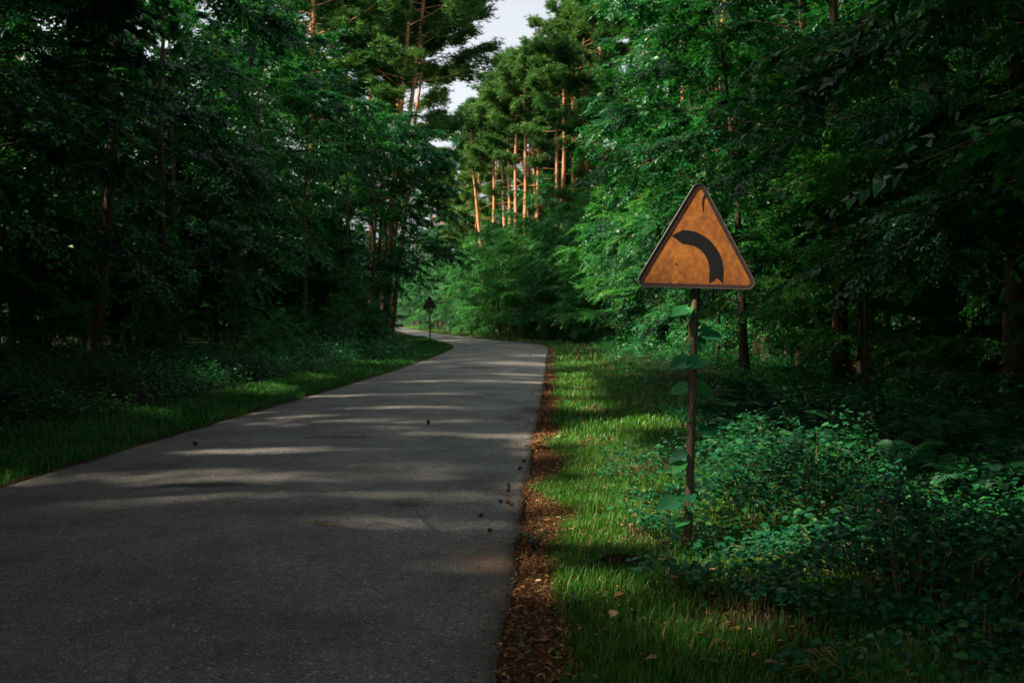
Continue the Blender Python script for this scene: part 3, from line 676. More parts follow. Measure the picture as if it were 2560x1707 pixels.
def far_wood():
    """the closed wood behind the rows one can tell apart: stems and foliage that read as one mass"""
    n = 70000
    y = rng.uniform(-60, 260, n); d = 27 + 40 * rng.random(n) ** 1.5; sg = np.where(rng.random(n) < .5, 1.0, -1.0)
    x = np.where(sg > 0, RX(y) + d, LX(y) - d)
    k = rng.random(n) < .65 + .5 * noise2(x, y, .35)
    x, y = x[k], y[k]; n = len(x)
    z = 19 * rng.random(n) ** .9
    lv = leaves(np.stack([x, y, z], 1), unit(n), unit(n), rng.uniform(.5, 1.1, n))
    n2 = 9000                                                        # ends of the wood behind the camera and far up the road
    x2 = np.concatenate([rng.uniform(-30, 30, n2 // 2), rng.uniform(-75, -10, n2 // 2)]); y2 = np.concatenate([rng.uniform(-75, -48, n2 // 2), rng.uniform(262, 300, n2 // 2)])
    ok = (x2 < LX(y2) - 5) | (x2 > RX(y2) + 5); x2, y2 = x2[ok], y2[ok]
    lv2 = leaves(np.stack([x2, y2, 18 * rng.random(len(x2))], 1), unit(len(x2)), unit(len(x2)), rng.uniform(.5, 1.1, len(x2)))
    tag(obj('far_wood', mesh('far_wood', *join([lv, lv2]), M_LEAF)), 'dense dark wood closing the view behind the nearer trees', kind='stuff')
far_wood()

# ------------------------------------------------------------------ ground cover
def scatter(n, x0, x1, y0, y1):
    return rng.uniform(x0, x1, n), y0 + (y1 - y0) * rng.random(n)

def grass(name, n, xf, y0, y1, h, w, m, dens, ypow=1.0):
    y = y0 + (y1 - y0) * rng.random(n) ** ypow
    x = xf(y, rng.random(n))
    k = rng.random(n) < dens(x, y); x, y = x[k], y[k]; n = len(x)
    hh = h * rng.uniform(.45, 1.25, n) * (1 + .35 * noise2(x, y, 2.0) + .35 * noise2(x + 11, y, 7.0))
    az = rng.uniform(0, 6.28, n); tilt = rng.normal(.25, .22, n)
    d = np.stack([np.cos(az) * np.sin(tilt), np.sin(az) * np.sin(tilt), np.cos(tilt)], 1)
    sd = np.stack([-np.sin(az), np.cos(az), 0 * az], 1)
    fw = np.stack([np.cos(az), np.sin(az), 0 * az], 1)
    P = np.stack([x, y, gz(x, y)], 1); hh = hh[:, None]; ww = (w * rng.uniform(.7, 1.3, n))[:, None]
    mid = P + d * hh * .55; tip = P + d * hh + fw * hh * rng.uniform(.05, .45, (n, 1)) - np.array([0, 0, 1]) * hh * .08
    V = np.stack([P - sd * ww, P + sd * ww, mid - sd * ww * .8, mid + sd * ww * .8, tip], 1).reshape(-1, 3)
    F = (np.array([(0, 1, 3), (0, 3, 2), (2, 3, 4)])[None] + (np.arange(n) * 5)[:, None, None]).reshape(-1, 3)
    return V, F

def right_dens(x, y):
    d = x - RX(y)
    edge = .27 + .20 * noise2(0 * y, y, 1.1) + .07 * noise2(0 * y + 5, y, 4.0) + np.maximum(0, 6.2 - y) * .06
    a = np.clip((d - edge + .06) / .14, 0, 1)
    bald = np.clip(.55 + 1.25 * noise2(x + 7, y, 1.7) , .12, 1) * np.where((d > .75), 1, 1.0)
    lush = np.exp(-((d - edge - .25) / .22) ** 2)
    mound = 1 - .95 * np.exp(-(((x - .68) / .26) ** 2 + ((y - 6.35) / .13) ** 2))
    return a * np.clip(bald + lush, 0, 1) * mound * np.clip((3.4 - d) / 1.0, 0, 1) + (rng.random(len(x)) < .02) * .3
def left_dens(x, y):
    d = LX(y) - x
    return np.clip((d - .04) / .12, 0, 1) * np.clip((2.2 - d) / .7, 0.0, 1)
gs = [grass('g', 95000, lambda y, u: RX(y) - .02 + 3.0 * u, 3.6, 13, .085, .0028, None, right_dens, 1.3),
      grass('g', 36000, lambda y, u: RX(y) + 3.6 * u, 13, 34, .12, .006, None, right_dens, 1.2),
      grass('g', 21000, lambda y, u: RX(y) + 4.2 * u, 34, 200, .18, .014, None, right_dens, 1.2)]
tag(obj('verge_grass', mesh('verge_grass', *join(gs), M_GRASS)), 'short green grass with dry straw patches on the right verge', kind='stuff')
gs = [grass('g', 32000, lambda y, u: LX(y) - 2.2 * u, 7, 26, .10, .006, None, left_dens, 1.1),
      grass('g', 24000, lambda y, u: LX(y) - 2.4 * u, 26, 75, .14, .012, None, left_dens, 1.2)]
tag(obj('roadside_grass', mesh('roadside_grass', *join(gs), M_GRASSD)), 'smooth dark green grass strip along the left road edge', kind='stuff')

M_STRAW = leaf_mat('dry_straw', [(0, (.16, .10, .04)), (.6, (.32, .22, .09)), (1, (.45, .34, .17))], (1.2, 1.1, .9), tw=.25, rough=.6)
def straw_dens(x, y):
    d = x - RX(y)
    return np.clip((noise2(x + 7, y, 1.7) * -1.0 - .05) * 1.6, .03, 1) * np.clip((d - .45) / .2, 0, 1) * np.clip((2.6 - d) / .8, 0, 1)
gs = [grass('g', 15000, lambda y, u: RX(y) + .3 + 2.2 * u, 3.8, 13, .075, .0024, None, straw_dens, 1.2), grass('g', 8000, lambda y, u: RX(y) + .3 + 2.4 * u, 13, 34, .11, .005, None, straw_dens, 1.2)]
tag(obj('dry_grass', mesh('dry_grass', *join(gs), M_STRAW)), 'tan dry straw in bald patches of the right verge', kind='stuff')

# brown needle and leaf litter along the right edge
def litter():
    n = 15000
    y = 3.4 + 26 * rng.random(n) ** 1.7
    w = np.maximum(.04, .32 + .20 * noise2(0 * y, y, 1.1) + .07 * noise2(0 * y + 5, y, 4.0) - .006 * np.maximum(0, y - 14)) + np.maximum(0, 6.2 - y) * .06
    x = RX(y) - .05 + w * rng.random(n) ** .8 * 1.1
    n2 = 9000                                                         # thinner bits in the bald verge patches and on the road edge
    y2 = 3.4 + 10 * rng.random(n2) ** 1.5; x2 = RX(y2) + rng.normal(.5, .75, n2)
    k = (x2 > RX(y2) + .1) | (rng.random(n2) < .10); x2, y2 = x2[k], y2[k]
    n3 = 3200                                                         # crumbs and needles drifting onto the asphalt
    y3 = 3.4 + 20 * rng.random(n3) ** 1.6; x3 = RX(y3) - np.abs(rng.normal(0, .13, n3)) * (1 + .8 * noise2(0 * y3 + 2, y3, 2.0))
    n4 = 900
    y4 = 3.4 + 14 * rng.random(n4) ** 1.4; x4 = LX(y4) + (RX(y4) - LX(y4)) * rng.random(n4) ** .6
    x, y = np.concatenate([x, x2, x3, x4]), np.concatenate([y, y2, y3, y4]); n = len(x)
    on = x < RX(y)
    crown = .045 * (1 - (2 * (x - LX(y)) / (RX(y) - LX(y)) - 1) ** 2)
    z = np.where(on, crown + .003, np.maximum(gz(x, y), -.02) + rng.random(n) * .03)
    A = np.stack([np.cos(a := rng.uniform(0, 6.28, n)), np.sin(a), rng.normal(.05, .25, n)], 1)
    N = np.stack([rng.normal(0, .35, n), rng.normal(0, .35, n), np.ones(n)], 1)
    S = rng.uniform(.012, .05, n) * np.where(y > 12, 1.5, 1) * np.where(on, .6, 1)
    return leaves(np.stack([x, y, z], 1), A, N, S, S * rng.uniform(.15, .9, n) * np.where(on, .5, 1))
tag(obj('leaf_litter', mesh('leaf_litter', *litter(), M_LITTER)), 'orange brown needle and leaf litter along the right road edge', kind='stuff')

# leafy undergrowth: left belt, right belt
def weeds(n, xf, y0, y1, hmax, size, ypow, per=9):
    ns = n // per
    y = y0 + (y1 - y0) * rng.random(ns) ** ypow
    u = rng.random(ns)
    x = xf(y, u)
    k = rng.random(ns) < np.clip(.75 + .9 * noise2(x, y + 30, .8), .1, 1); x, y, u = x[k], y[k], u[k]; ns = len(x)
    h = hmax * rng.uniform(.45, 1.1, ns) * (.45 + .55 * np.clip(u * 3, 0, 1)) * (1 + .45 * noise2(x, y, .6))
    g = gz(x, y)
    q = (np.arange(per) + .6) / per
    lean = rng.normal(0, .18, (ns, 2))
    q = np.clip(1 - (1 - q) * .75 + rng.normal(0, .06, (ns, per)), .1, 1.05)
    az = rng.uniform(0, 6.28, (ns, 1)) + np.arange(per)[None] * 2.4
    out = rng.uniform(.03, .12, (ns, per))
    P = np.stack([x[:, None] + lean[:, :1] * h[:, None] * q + np.cos(az) * out, y[:, None] + lean[:, 1:] * h[:, None] * q + np.sin(az) * out, g[:, None] + h[:, None] * q], -1)
    A = np.stack([np.cos(az), np.sin(az), rng.normal(-.05, .25, az.shape)], -1)
    N = np.stack([rng.normal(0, .3, az.shape), rng.normal(0, .3, az.shape), np.ones(az.shape)], -1)
    S = size * rng.uniform(.6, 1.25, az.shape)
    return leaves(P.reshape(-1, 3), A.reshape(-1, 3), N.reshape(-1, 3), S.reshape(-1))
wl = [weeds(64000, lambda y, u: LX(y) - 1.75 - 5.6 * u, 7, 34, .85, .08, 1.0), weeds(38000, lambda y, u: LX(y) - 1.2 - 1.6 * np.clip((y - 44) / 8, 0, 1) - 6.0 * u, 34, 110, 1.05, .13, 1.3)]
tag(obj('undergrowth', mesh('undergrowth', *join(wl), M_UNDER)), 'waist high leafy undergrowth in front of the left trees', kind='stuff')
wr = [weeds(40000, lambda y, u: RX(y) + 1.9 + 5.5 * u, 9.5, 30, .6, .075, 1.0), weeds(30000, lambda y, u: RX(y) + 2.2 + 4.5 * u, 30, 130, .9, .12, 1.2), weeds(16000, lambda y, u: RX(y) + 3.2 + 3.5 * u, 3.5, 9.5, .45, .07, 1.0)]
tag(obj('undergrowth', mesh('undergrowth', *join(wr), M_UNDER)), 'dark leafy undergrowth under the right trees', kind='stuff')

for (x, y, sc, lab) in ((-7.0, 40, .34, 'knee high shrub swelling out of the left undergrowth halfway to the far sign'), (-6.0, 43, .30, 'shrub in the left undergrowth closest to the road, well before the far sign'), (-8.4, 31, .30, 'shrub in the left undergrowth beside the thickest trunk'),
                        (-7.6, 35.5, .26, 'small shrub among the left weeds in front of the mossy leaning stem'), (-7.0, 48.5, .30, 'shrub in the left undergrowth a little left of the far sign'), (-6.4, 36.5, .26, 'low shrub at the front of the left undergrowth, right of the mossy stem'), (-5.9, 46, .34, 'rounded shrub next to the grass strip just before the far sign'), (-7.6, 44, .42, 'tallest shrub of the left undergrowth near the bend'), (-7.0, 30, .24, 'low shrub in the left weeds nearer than the thickest trunk'), (-6.6, 26, .22, 'lowest shrub in the lit part of the left weeds'), (-8.6, 24, .28, 'dark shrub in the left undergrowth near the left frame edge')):
    plant('young_b', x, y, lab, sc, group='shrubs in the left undergrowth', name='shrub', carve=False)

# bramble thickets round the signpost: leaves are parts
BRLEAF = mesh('bramble_leaf', *leaves(np.zeros((1, 3)), np.array([[1., 0, 0]]), np.array([[0, 0, 1.]]), np.ones(1), np.ones(1) * 1.05, LEAF6), M_BRAMO)
def thicket(label, cx, cy, rx, ry, n, h):
    t = thing('bramble_bush', label, 'bush', (cx, cy, float(gz(cx, cy))), group='bramble bushes by the signpost')
    a, r = rng.uniform(0, 6.28, n), 1.25 * rng.random(n) ** .62
    r = r * (1 + .18 * np.sin(3 * a + cx * 5) + .10 * np.sin(7 * a + cy))
    x, y = r * rx * np.cos(a), r * ry * np.sin(a)
    top = h * (.35 + .65 * np.clip(1 - r ** 2.5, 0, 1)) * (1 + .45 * noise2(x + cx, y + cy, 1.6) + .25 * noise2(x + cx, y + cy, 4.0)) * rng.uniform(.75, 1.12, n)
    z = top * (1 - .65 * rng.random(n) ** 1.6)
    az = rng.uniform(0, 6.28, n)
    A = np.stack([np.cos(az), np.sin(az), rng.normal(-.12, .25, n)], 1)
    N = np.stack([rng.normal(-.12, .28, n), rng.normal(-.15, .28, n), np.ones(n)], 1)
    S = .020 + .046 * rng.random(n) ** 1.8
    P = np.stack([x, y, z], 1)
    score = z / top + .25 * S / .1 - .10 * (y / ry)
    idx = np.argsort(-score)[:290]
    Af, Bf, Cf = leaf_frames(A, N)
    for i in idx:
        o = obj('leaf', BRLEAF, t); s = S[i]; p, q, c = Af[i] * s, Bf[i] * s, Cf[i] * s
        o.matrix_local = Matrix(((p[0], q[0], c[0], P[i, 0]), (p[1], q[1], c[1], P[i, 1]), (p[2], q[2], c[2], P[i, 2]), (0, 0, 0, 1)))
    k = np.ones(n, bool); k[idx] = False
    o = obj('lower_leaves', mesh('bramble_leaves', *leaves(P[k], A[k], N[k], S[k], S[k] * 1.05, LEAF6), M_BRAM), t); o['kind'] = 'stuff'
    st = []
    for i in rng.choice(n, 90, replace=False):
        b = np.array([P[i, 0] * .75, P[i, 1] * .75, -.03]); mid = (b + P[i]) / 2 + [0, 0, .06]
        st.append(tube([b, mid, P[i]], [.004, .003, .0015], 3, False))
    o = obj('stems', mesh('bramble_stems', *join(st), M_TWIG), t); o['kind'] = 'stuff'
thicket('bramble bush with bright green leaves right around the foot of the signpost', 2.2, 7.35, .98, 1.0, 8500, .66)
thicket('dark bramble bush in the lower right foreground', 2.35, 5.65, 1.05, .85, 9000, .44)
thicket('bramble bush behind the signpost beside the sunny verge', 2.45, 9.6, 1.2, 1.1, 5000, .58)
thicket('darkest bramble bush at the right edge between the ferns and the camera', 4.0, 7.3, 1.0, 1.1, 4200, .5)
thicket('bramble bush creeping over the verge nearest the camera at the bottom right', 2.1, 4.45, .6, .6, 1400, .20)

# ferns: each frond a part
def frond(seed, L):
    r = np.random.default_rng(seed)
    k = 24; s = np.linspace(0, 1, k)
    path = np.stack([L * (s - .22 * s ** 3), .03 * np.sin(s * 3 + seed), L * (.62 * s - .62 * s ** 2.4)], 1)
    T = np.gradient(path, axis=0); T /= np.linalg.norm(T, axis=1)[:, None]
    parts = [tube(path, .004 * (1 - .8 * s), 3, False)]
    P, A, N, S = [], [], [], []
    for i in range(3, k):
        for sg in (-1, 1):
            w = L * .30 * math.sin(math.pi * min(1, (s[i] * .92 + .06)) ** .75) + .01
            sd = np.cross(T[i], [0, 0, 1.0]); sd /= np.linalg.norm(sd)
            P.append(path[i]); A.append(sd * sg + T[i] * .38 + np.array([0, 0, -.12]) + r.normal(0, .04, 3)); N.append(np.cross(sd, T[i]) + r.normal(0, .1, 3)); S.append(w)
    S = np.array(S)
    lv = leaves(np.array(P), np.array(A), np.array(N), S, np.full(len(S), L * .06), LEAF2)
    return mesh('frond', *join(parts + [lv]), M_FERN)
FR = [frond(i, .8 + .1 * i) for i in range(4)]
for (x, y, n, s, lab) in ((2.75, 9.2, 8, .95, 'fern directly right of the signpost with a pale arching frond'), (3.25, 8.3, 8, 1.0, 'fern in the middle of the dark right undergrowth'), (3.55, 7.6, 9, .95, 'fern with the broad upright frond right of the brambles'),
                          (4.2, 9.6, 8, 1.1, 'fern with tall slanting fronds at the back near the dark trees'), (4.2, 8.2, 7, .9, 'fern farthest right beside the frame edge'), (2.5, 11.2, 7, .9, 'small fern behind the signpost, farther back'), (3.9, 6.4, 7, .8, 'dark fern low at the lower right'),
                          (-6.4, 11.5, 8, .9, 'fern at the far left edge of the view above the grass strip'), (-7.3, 14, 8, 1.0, 'fern in the left undergrowth behind the leftmost one'), (3.0, 10.2, 8, 1.0, 'fern between the signpost and the slanting back fronds'), (3.7, 10.8, 8, 1.05, 'fern in the dark just left of the reddish slanting trunk foot'), (2.7, 12.4, 8, 1.0, 'fern beyond the bramble bush behind the signpost'), (4.9, 10.4, 8, 1.1, 'fern fading into the dark at the right edge'), (2.35, 8.5, 7, .9, 'fern rising out of the brambles close right of the post'), (3.3, 13.5, 8, 1.1, 'fern at the foot of the right trees, farthest from the camera')):
    t = thing('fern', lab, 'fern', (x, y, float(gz(x, y)) + .12), group='ferns in the undergrowth')
    for i in range(n):
        o = obj('frond', FR[rnd.randrange(4)], t)
        o.rotation_euler = (rnd.uniform(-.2, .2), -rnd.uniform(.25, .75), i * 6.28 / n + rnd.uniform(-.3, .3)); o.scale = (s * rnd.uniform(.62, .9),) * 3

# weeds with round leaves at the verge, and the green plant by the road edge
WLEAF = BRLEAF
for (x, y, n, h, lab) in ((.16, 6.85, 16, .13, 'small bright weed at the road edge beside a pale dry leaf'), (.02, 4.75, 5, .10, 'little round leaved plant on the dark soil at the bottom'), (-.02, 4.15, 3, .06, 'lowest round leaved seedling on the bare soil at the bottom edge'), (.95, 4.5, 8, .07, 'flat weed with dull leaves in the grass at the bottom'), (1.05, 5.3, 7, .08, 'flat weed beside a curled dry leaf in the shaded grass'), (.35, 5.5, 7, .09, 'weed on the boundary of needles and grass')):
    t = thing('weed', lab, 'plant', (x, y, float(max(gz(x, y), -.02))), group='weeds on the verge')
    st = []
    for i in range(n):
        a = rnd.uniform(0, 6.28); q = rnd.uniform(.35, 1); rr = rnd.uniform(.01, .07)
        p = np.array([math.cos(a) * rr, math.sin(a) * rr, h * q])
        o = obj('leaf', WLEAF, t, p); o.rotation_euler = (rnd.uniform(-.3, .3), rnd.uniform(-.3, .3), a); o.scale = (rnd.uniform(.03, .055),) * 3
        st.append(tube([(0, 0, -.02), p * [.5, .5, .6], p], [.0025, .002, .0012], 3, False))
    obj('stem', mesh('weed_stem', *join(st), M_BRAM), t)

# ------------------------------------------------------------------ the warning sign
def paint(name, c1, c2, scale, rough=.55, dirt=None, bump=.1, metal=0.0):
    m, nt, out = mat(name)
    tc = nd(nt, 'ShaderNodeTexCoord')
    n = nd(nt, 'ShaderNodeTexNoise', Scale=scale, Detail=8.0, Roughness=.68); nt.links.new(tc.outputs['Object'], n.inputs['Vector'])
    r = ramp(nt, [(.32, c1), (.68, c2)]); nt.links.new(n.outputs[0], r.inputs[0])
    col = r.outputs[0]
    if dirt:
        mp = nd(nt, 'ShaderNodeMapping'); mp.inputs['Scale'].default_value = (15, 15, 11); nt.links.new(tc.outputs['Object'], mp.inputs[0])
        n2 = nd(nt, 'ShaderNodeTexNoise', Scale=1.0, Detail=9.0, Roughness=.75); nt.links.new(mp.outputs[0], n2.inputs['Vector'])
        r2 = ramp(nt, [(.40, (0, 0, 0)), (.60, (1, 1, 1))]); nt.links.new(n2.outputs[0], r2.inputs[0])
        mx = nd(nt, 'ShaderNodeMix', data_type='RGBA'); nt.links.new(r2.outputs[0], mx.inputs[0]); nt.links.new(col, mx.inputs[6]); mx.inputs[7].default_value = (*dirt, 1)
        n3 = nd(nt, 'ShaderNodeTexNoise', Scale=95.0, Detail=5.0, Roughness=.8); nt.links.new(tc.outputs['Object'], n3.inputs['Vector'])
        sx = nd(nt, 'ShaderNodeSeparateXYZ'); nt.links.new(tc.outputs['Object'], sx.inputs[0])
        mr = nd(nt, 'ShaderNodeMapRange'); nt.links.new(sx.outputs[2], mr.inputs[0]); mr.inputs[1].default_value = 2.0; mr.inputs[2].default_value = 1.8; mr.inputs[3].default_value = 0.0; mr.inputs[4].default_value = .16   # weathering gathers towards the lower rim
        ad = nd(nt, 'ShaderNodeMath', operation='ADD'); nt.links.new(n3.outputs[0], ad.inputs[0]); nt.links.new(mr.outputs[0], ad.inputs[1])
        r3 = ramp(nt, [(.60, (0, 0, 0)), (.74, (1, 1, 1))]); nt.links.new(ad.outputs[0], r3.inputs[0])
        mx2 = nd(nt, 'ShaderNodeMix', data_type='RGBA'); nt.links.new(r3.outputs[0], mx2.inputs[0]); nt.links.new(mx.outputs[2], mx2.inputs[6]); mx2.inputs[7].default_value = (.10, .035, .012, 1)
        col = mx2.outputs[2]
    p = nd(nt, 'ShaderNodeBsdfPrincipled', Roughness=rough, Metallic=metal); nt.links.new(col, p.inputs['Base Color'])
    b = nd(nt, 'ShaderNodeBump', Strength=bump, Distance=.004); nt.links.new(n.outputs[0], b.inputs['Height']); nt.links.new(b.outputs[0], p.inputs['Normal'])
    nt.links.new(p.outputs[0], out.inputs[0])
    return m
M_FACE = paint('sign_orange', (.58, .200, .034), (.76, .28, .050), 14, .6, dirt=(.34, .115, .026))
M_BORDER = paint('sign_border_maroon', (.045, .026, .030), (.075, .042, .045), 20, .55)
M_ARROW = paint('sign_black', (.008, .008, .009), (.014, .014, .015), 12, .5)
M_RIM = paint('sign_metal', (.16, .15, .14), (.30, .28, .25), 18, .45, metal=.4)
M_DARK = paint('dark_tube', (.012, .011, .011), (.028, .024, .022), 15, .6)
M_POST = paint('weathered_post', (.065, .045, .030), (.15, .105, .066), 9, .75, bump=.5)
M_BACK = paint('sign_back', (.030, .020, .018), (.055, .035, .03), 9, .6)

def poly_prism(pts, y0, y1):
    """outline (x, z) as a solid between the planes y0 (front) and y1 (back); triangle-fan from the centroid is not safe for concave shapes, so ears are cut by bmesh"""
    import bmesh
    bm = bmesh.new()
    f = bm.faces.new([bm.verts.new((p[0], y0, p[1])) for p in pts])
    r = bmesh.ops.extrude_face_region(bm, geom=[f])
    bmesh.ops.translate(bm, verts=[v for v in r['geom'] if isinstance(v, bmesh.types.BMVert)], vec=(0, y1 - y0, 0))
    bmesh.ops.recalc_face_normals(bm, faces=bm.faces)
    bmesh.ops.triangulate(bm, faces=bm.faces)
    me = bpy.data.meshes.new('plate'); bm.to_mesh(me); bm.free()
    return me

def round_tri(W, r, c, n=10):
    out = []
    for (cx, cz), a0 in zip(c, (-90, 30, 150)):
        for i in range(n + 1):
            a = math.radians(a0 + 120 * i / n)
            out.append((W * (cx + r * math.cos(a)), W * (cz + r * math.sin(a))))
    return out
TC = ((.4375, .0625), (0, .8275), (-.4375, .0625))
def ring(outer, inner, y0, y1):
    n = len(outer)
    V = [(p[0], y0, p[1]) for p in outer] + [(p[0], y0, p[1]) for p in inner] + [(p[0], y1, p[1]) for p in outer] + [(p[0], y1, p[1]) for p in inner]
    F = []
    for i in range(n):
        j = (i + 1) % n
        F += [(i, n + i, n + j, j), (2 * n + i, 2 * n + j, 3 * n + j, 3 * n + i), (i, j, 2 * n + j, 2 * n + i), (n + i, 3 * n + i, 3 * n + j, n + j)]
    return np.array(V), np.array(F)

def warning_sign():
    W, zb = .782, 1.792
    t = thing('warning_sign', 'weathered orange triangular warning sign with a black left bend arrow on a tall post', 'road sign', (1.187, 6.7, float(gz(1.187, 6.7))), (0, math.radians(1.4), math.radians(2)))
    up = lambda pts: [(x, z + zb) for x, z in pts]
    f = obj('face_plate', poly_prism(up(round_tri(W, .047, TC)), -.036, -.030), t); f.data.materials.append(M_FACE)
    obj('border', mesh('border', *ring(up(round_tri(W, .058, TC)), up(round_tri(W, .0265, TC)), -.0395, -.0345), M_BORDER), t)
    obj('rim', mesh('rim', *ring(up(round_tri(W, .0625, TC)), up(round_tri(W, .0585, TC)), -.043, -.012), M_RIM), t)
    b = obj('back_plate', poly_prism(up(round_tri(W, .0575, TC)), -.0295, -.026), t); b.data.materials.append(M_BACK)
    def q(zx, zy):
        x, y = (zx - 907) / 1519 * W, (1452 - zy) / 1519 * W
        a = math.radians(1.4)
        return (x * math.cos(a) - y * math.sin(a), x * math.sin(a) + y * math.cos(a) + zb)
    arc = lambda cx, cy, rx, ry, a0, a1, n=18: [(cx + rx * math.sin(math.radians(a0 + (a1 - a0) * i / n)), cy - ry * math.cos(math.radians(a0 + (a1 - a0) * i / n))) for i in range(n + 1)]
    pts = [(580, 771), (722, 702)] + arc(738, 1225, 512, 525, 0, 90) + [(1243, 1383), (1161, 1308), (1074, 1380)] + arc(730, 1225, 348, 356, 90, 0) + [(714, 868)]
    a = obj('bend_arrow', poly_prism([q(*p) for p in pts], -.0385, -.0355), t); a.data.materials.append(M_ARROW)
    s = [q(*p) for p in ((1010, 232), (995, 252), (982, 300), (978, 360), (984, 410), (986, 455))]
    obj('scratch', mesh('scratch', *tube([(x, -.0375, z) for x, z in s], [.0026, .0030, .0024, .0020, .0014, .0008], 5), M_ARROW), t)
    x, z = q(640, 1140)
    obj('rivet', mesh('rivet', *tube([(x, -.033, z), (x, -.0372, z), (x, -.0385, z)], [.006, .006, .003], 10), M_DARK), t)
    k = 14; zz = np.linspace(-.15, 1.71, k)
    pr = .0265 + .0008 * np.sin(zz * 9); 
    P = np.stack([.004 * np.sin(zz * 2.1), .002 * np.cos(zz * 3), zz], 1)
    P = np.vstack([P, P[-1] + [0, 0, .012], P[-1] + [0, 0, .018]]); pr = np.concatenate([pr, [.019, .008]])
    obj('post', mesh('post', *tube(P, pr, 14), M_POST, True), t)
    obj('support_tube', mesh('support_tube', *tube([(.012, .028, -.1), (.012, .028, 1.5), (.012, .006, 1.78), (.012, .0, 2.15)], [.016, .018, .024, .024], 12), M_DARK, True), t)
    for z in (1.90, 2.12):
        V = np.array([(x, y, z + dz) for dz in (-.012, .012) for x, y in ((-.10, -.025), (.12, -.025), (.12, -.012), (.04, .03), (-.02, .03), (-.10, -.012))])
        F = [(i, (i + 1) % 6, 6 + (i + 1) % 6, 6 + i) for i in range(6)]
        me = bpy.data.meshes.new('bracket'); me.from_pydata([tuple(v) for v in V], [], F + [tuple(range(5, -1, -1)), tuple(range(6, 12))]); me.materials.append(M_DARK)
        obj('bracket', me, t)
warning_sign()

# climbing plant on the post: heart-shaped big leaves
HEART = (np.array([(0, 0, 0), (-.12, .20, .02), (.05, .42, .05), (.38, .46, .05), (.72, .26, 0), (1, 0, -.12), (.72, -.26, 0), (.38, -.46, .05), (.05, -.42, .05), (-.12, -.20, .02), (.5, 0, -.04)]),
         np.array([(0, 10, 1), (1, 10, 2), (2, 10, 3), (3, 10, 4), (4, 10, 5), (5, 10, 6), (6, 10, 7), (7, 10, 8), (8, 10, 9), (9, 10, 0)]))
M_VINE = leaf_mat('vine_leaf', [(0, (.012, .16, .060)), (1, (.030, .22, .075))], (1.6, 1.7, .8), rough=.45, obj_random=True)
VLEAF = mesh('vine_leaf', *leaves(np.zeros((1, 3)), np.array([[1., 0, 0]]), np.array([[0, 0, 1.]]), np.ones(1), None, HEART), M_VINE)
def vine():
    t = thing('climbing_vine', 'twining plant with big heart shaped leaves climbing the signpost', 'climbing plant', (1.187, 6.7, 0), (0, math.radians(1.4), 0))
    zz = np.linspace(.0, 1.66, 60)
    P = np.stack([.031 * np.cos(zz * 9 + 2), .004 + .031 * np.sin(zz * 9 + 2) - .004, zz], 1)
    obj('stem', mesh('vine_stem', *tube(P, np.full(60, .0032), 5), M_TWIG, True), t)
    for i in range(16):
        z = rnd.uniform(.1, 1.62); a = z * 9 + 2
        o = obj('leaf', VLEAF, t, (.033 * math.cos(a), .031 * math.sin(a), z)); o.scale = (rnd.uniform(.035, .07),) * 3
        o.rotation_euler = (Matrix.Rotation(a + rnd.uniform(-.6, .6), 3, 'Z') @ Matrix.Rotation(rnd.uniform(-.2, .9), 3, 'Y') @ Matrix.Rotation(rnd.uniform(-.6, .6), 3, 'X')).to_euler()
    st = []
    # (dx, dy, z of the leaf base, azimuth, tilt, size): left is azimuth pi
    for (dx, dy, z, az, tl, roll, s) in ((-.05, -.03, 1.66, 3.45, .42, -.6, .14), (-.04, -.05, 1.655, 4.1, .9, .2, .085), (.055, -.02, 1.49, -.15, .12, .75, .145), (.05, -.01, 1.48, -.45, .6, -.2, .10), (.03, .0, 1.46, -1.1, 1.0, .1, .11),
                                       (-.03, -.045, 1.31, 3.5, .35, -.55, .16), (.045, -.05, 1.315, 3.75, .4, -.55, .15), (-.02, .02, 1.42, 3.4, 1.0, 0, .07), (.03, .03, 1.12, .2, .25, .8, .15), (-.03, .03, 1.12, 2.9, .3, -.8, .13),
                                       (.06, .0, .84, -.1, .25, .5, .14), (.03, .03, .80, .3, .8, .2, .10), (-.04, .0, .68, 3.3, .5, -.4, .13), (-.05, -.02, .62, 3.7, .7, -.2, .12), (-.04, .02, .58, 2.8, .5, -.3, .10), (-.09, -.05, .36, 3.4, .3, -.5, .16), (.0, -.05, .40, 4.6, .3, .3, .10), (-.03, -.06, .24, 3.9, .3, -.2, .11)):
        o = obj('leaf', VLEAF, t, (dx, dy, z)); o.scale = (s,) * 3
        o.rotation_euler = (Matrix.Rotation(az, 3, 'Z') @ Matrix.Rotation(tl, 3, 'Y') @ Matrix.Rotation(roll, 3, 'X')).to_euler()
        st.append(tube([(.01 * np.sign(dx), -.02, z - .05), (dx * .7, dy, z - .012), (dx, dy, z)], [.0022, .002, .0014], 4, False))
    obj('leaf_stalks', mesh('leaf_stalks', *join(st), M_TWIG), t)['kind'] = 'stuff'
vine()

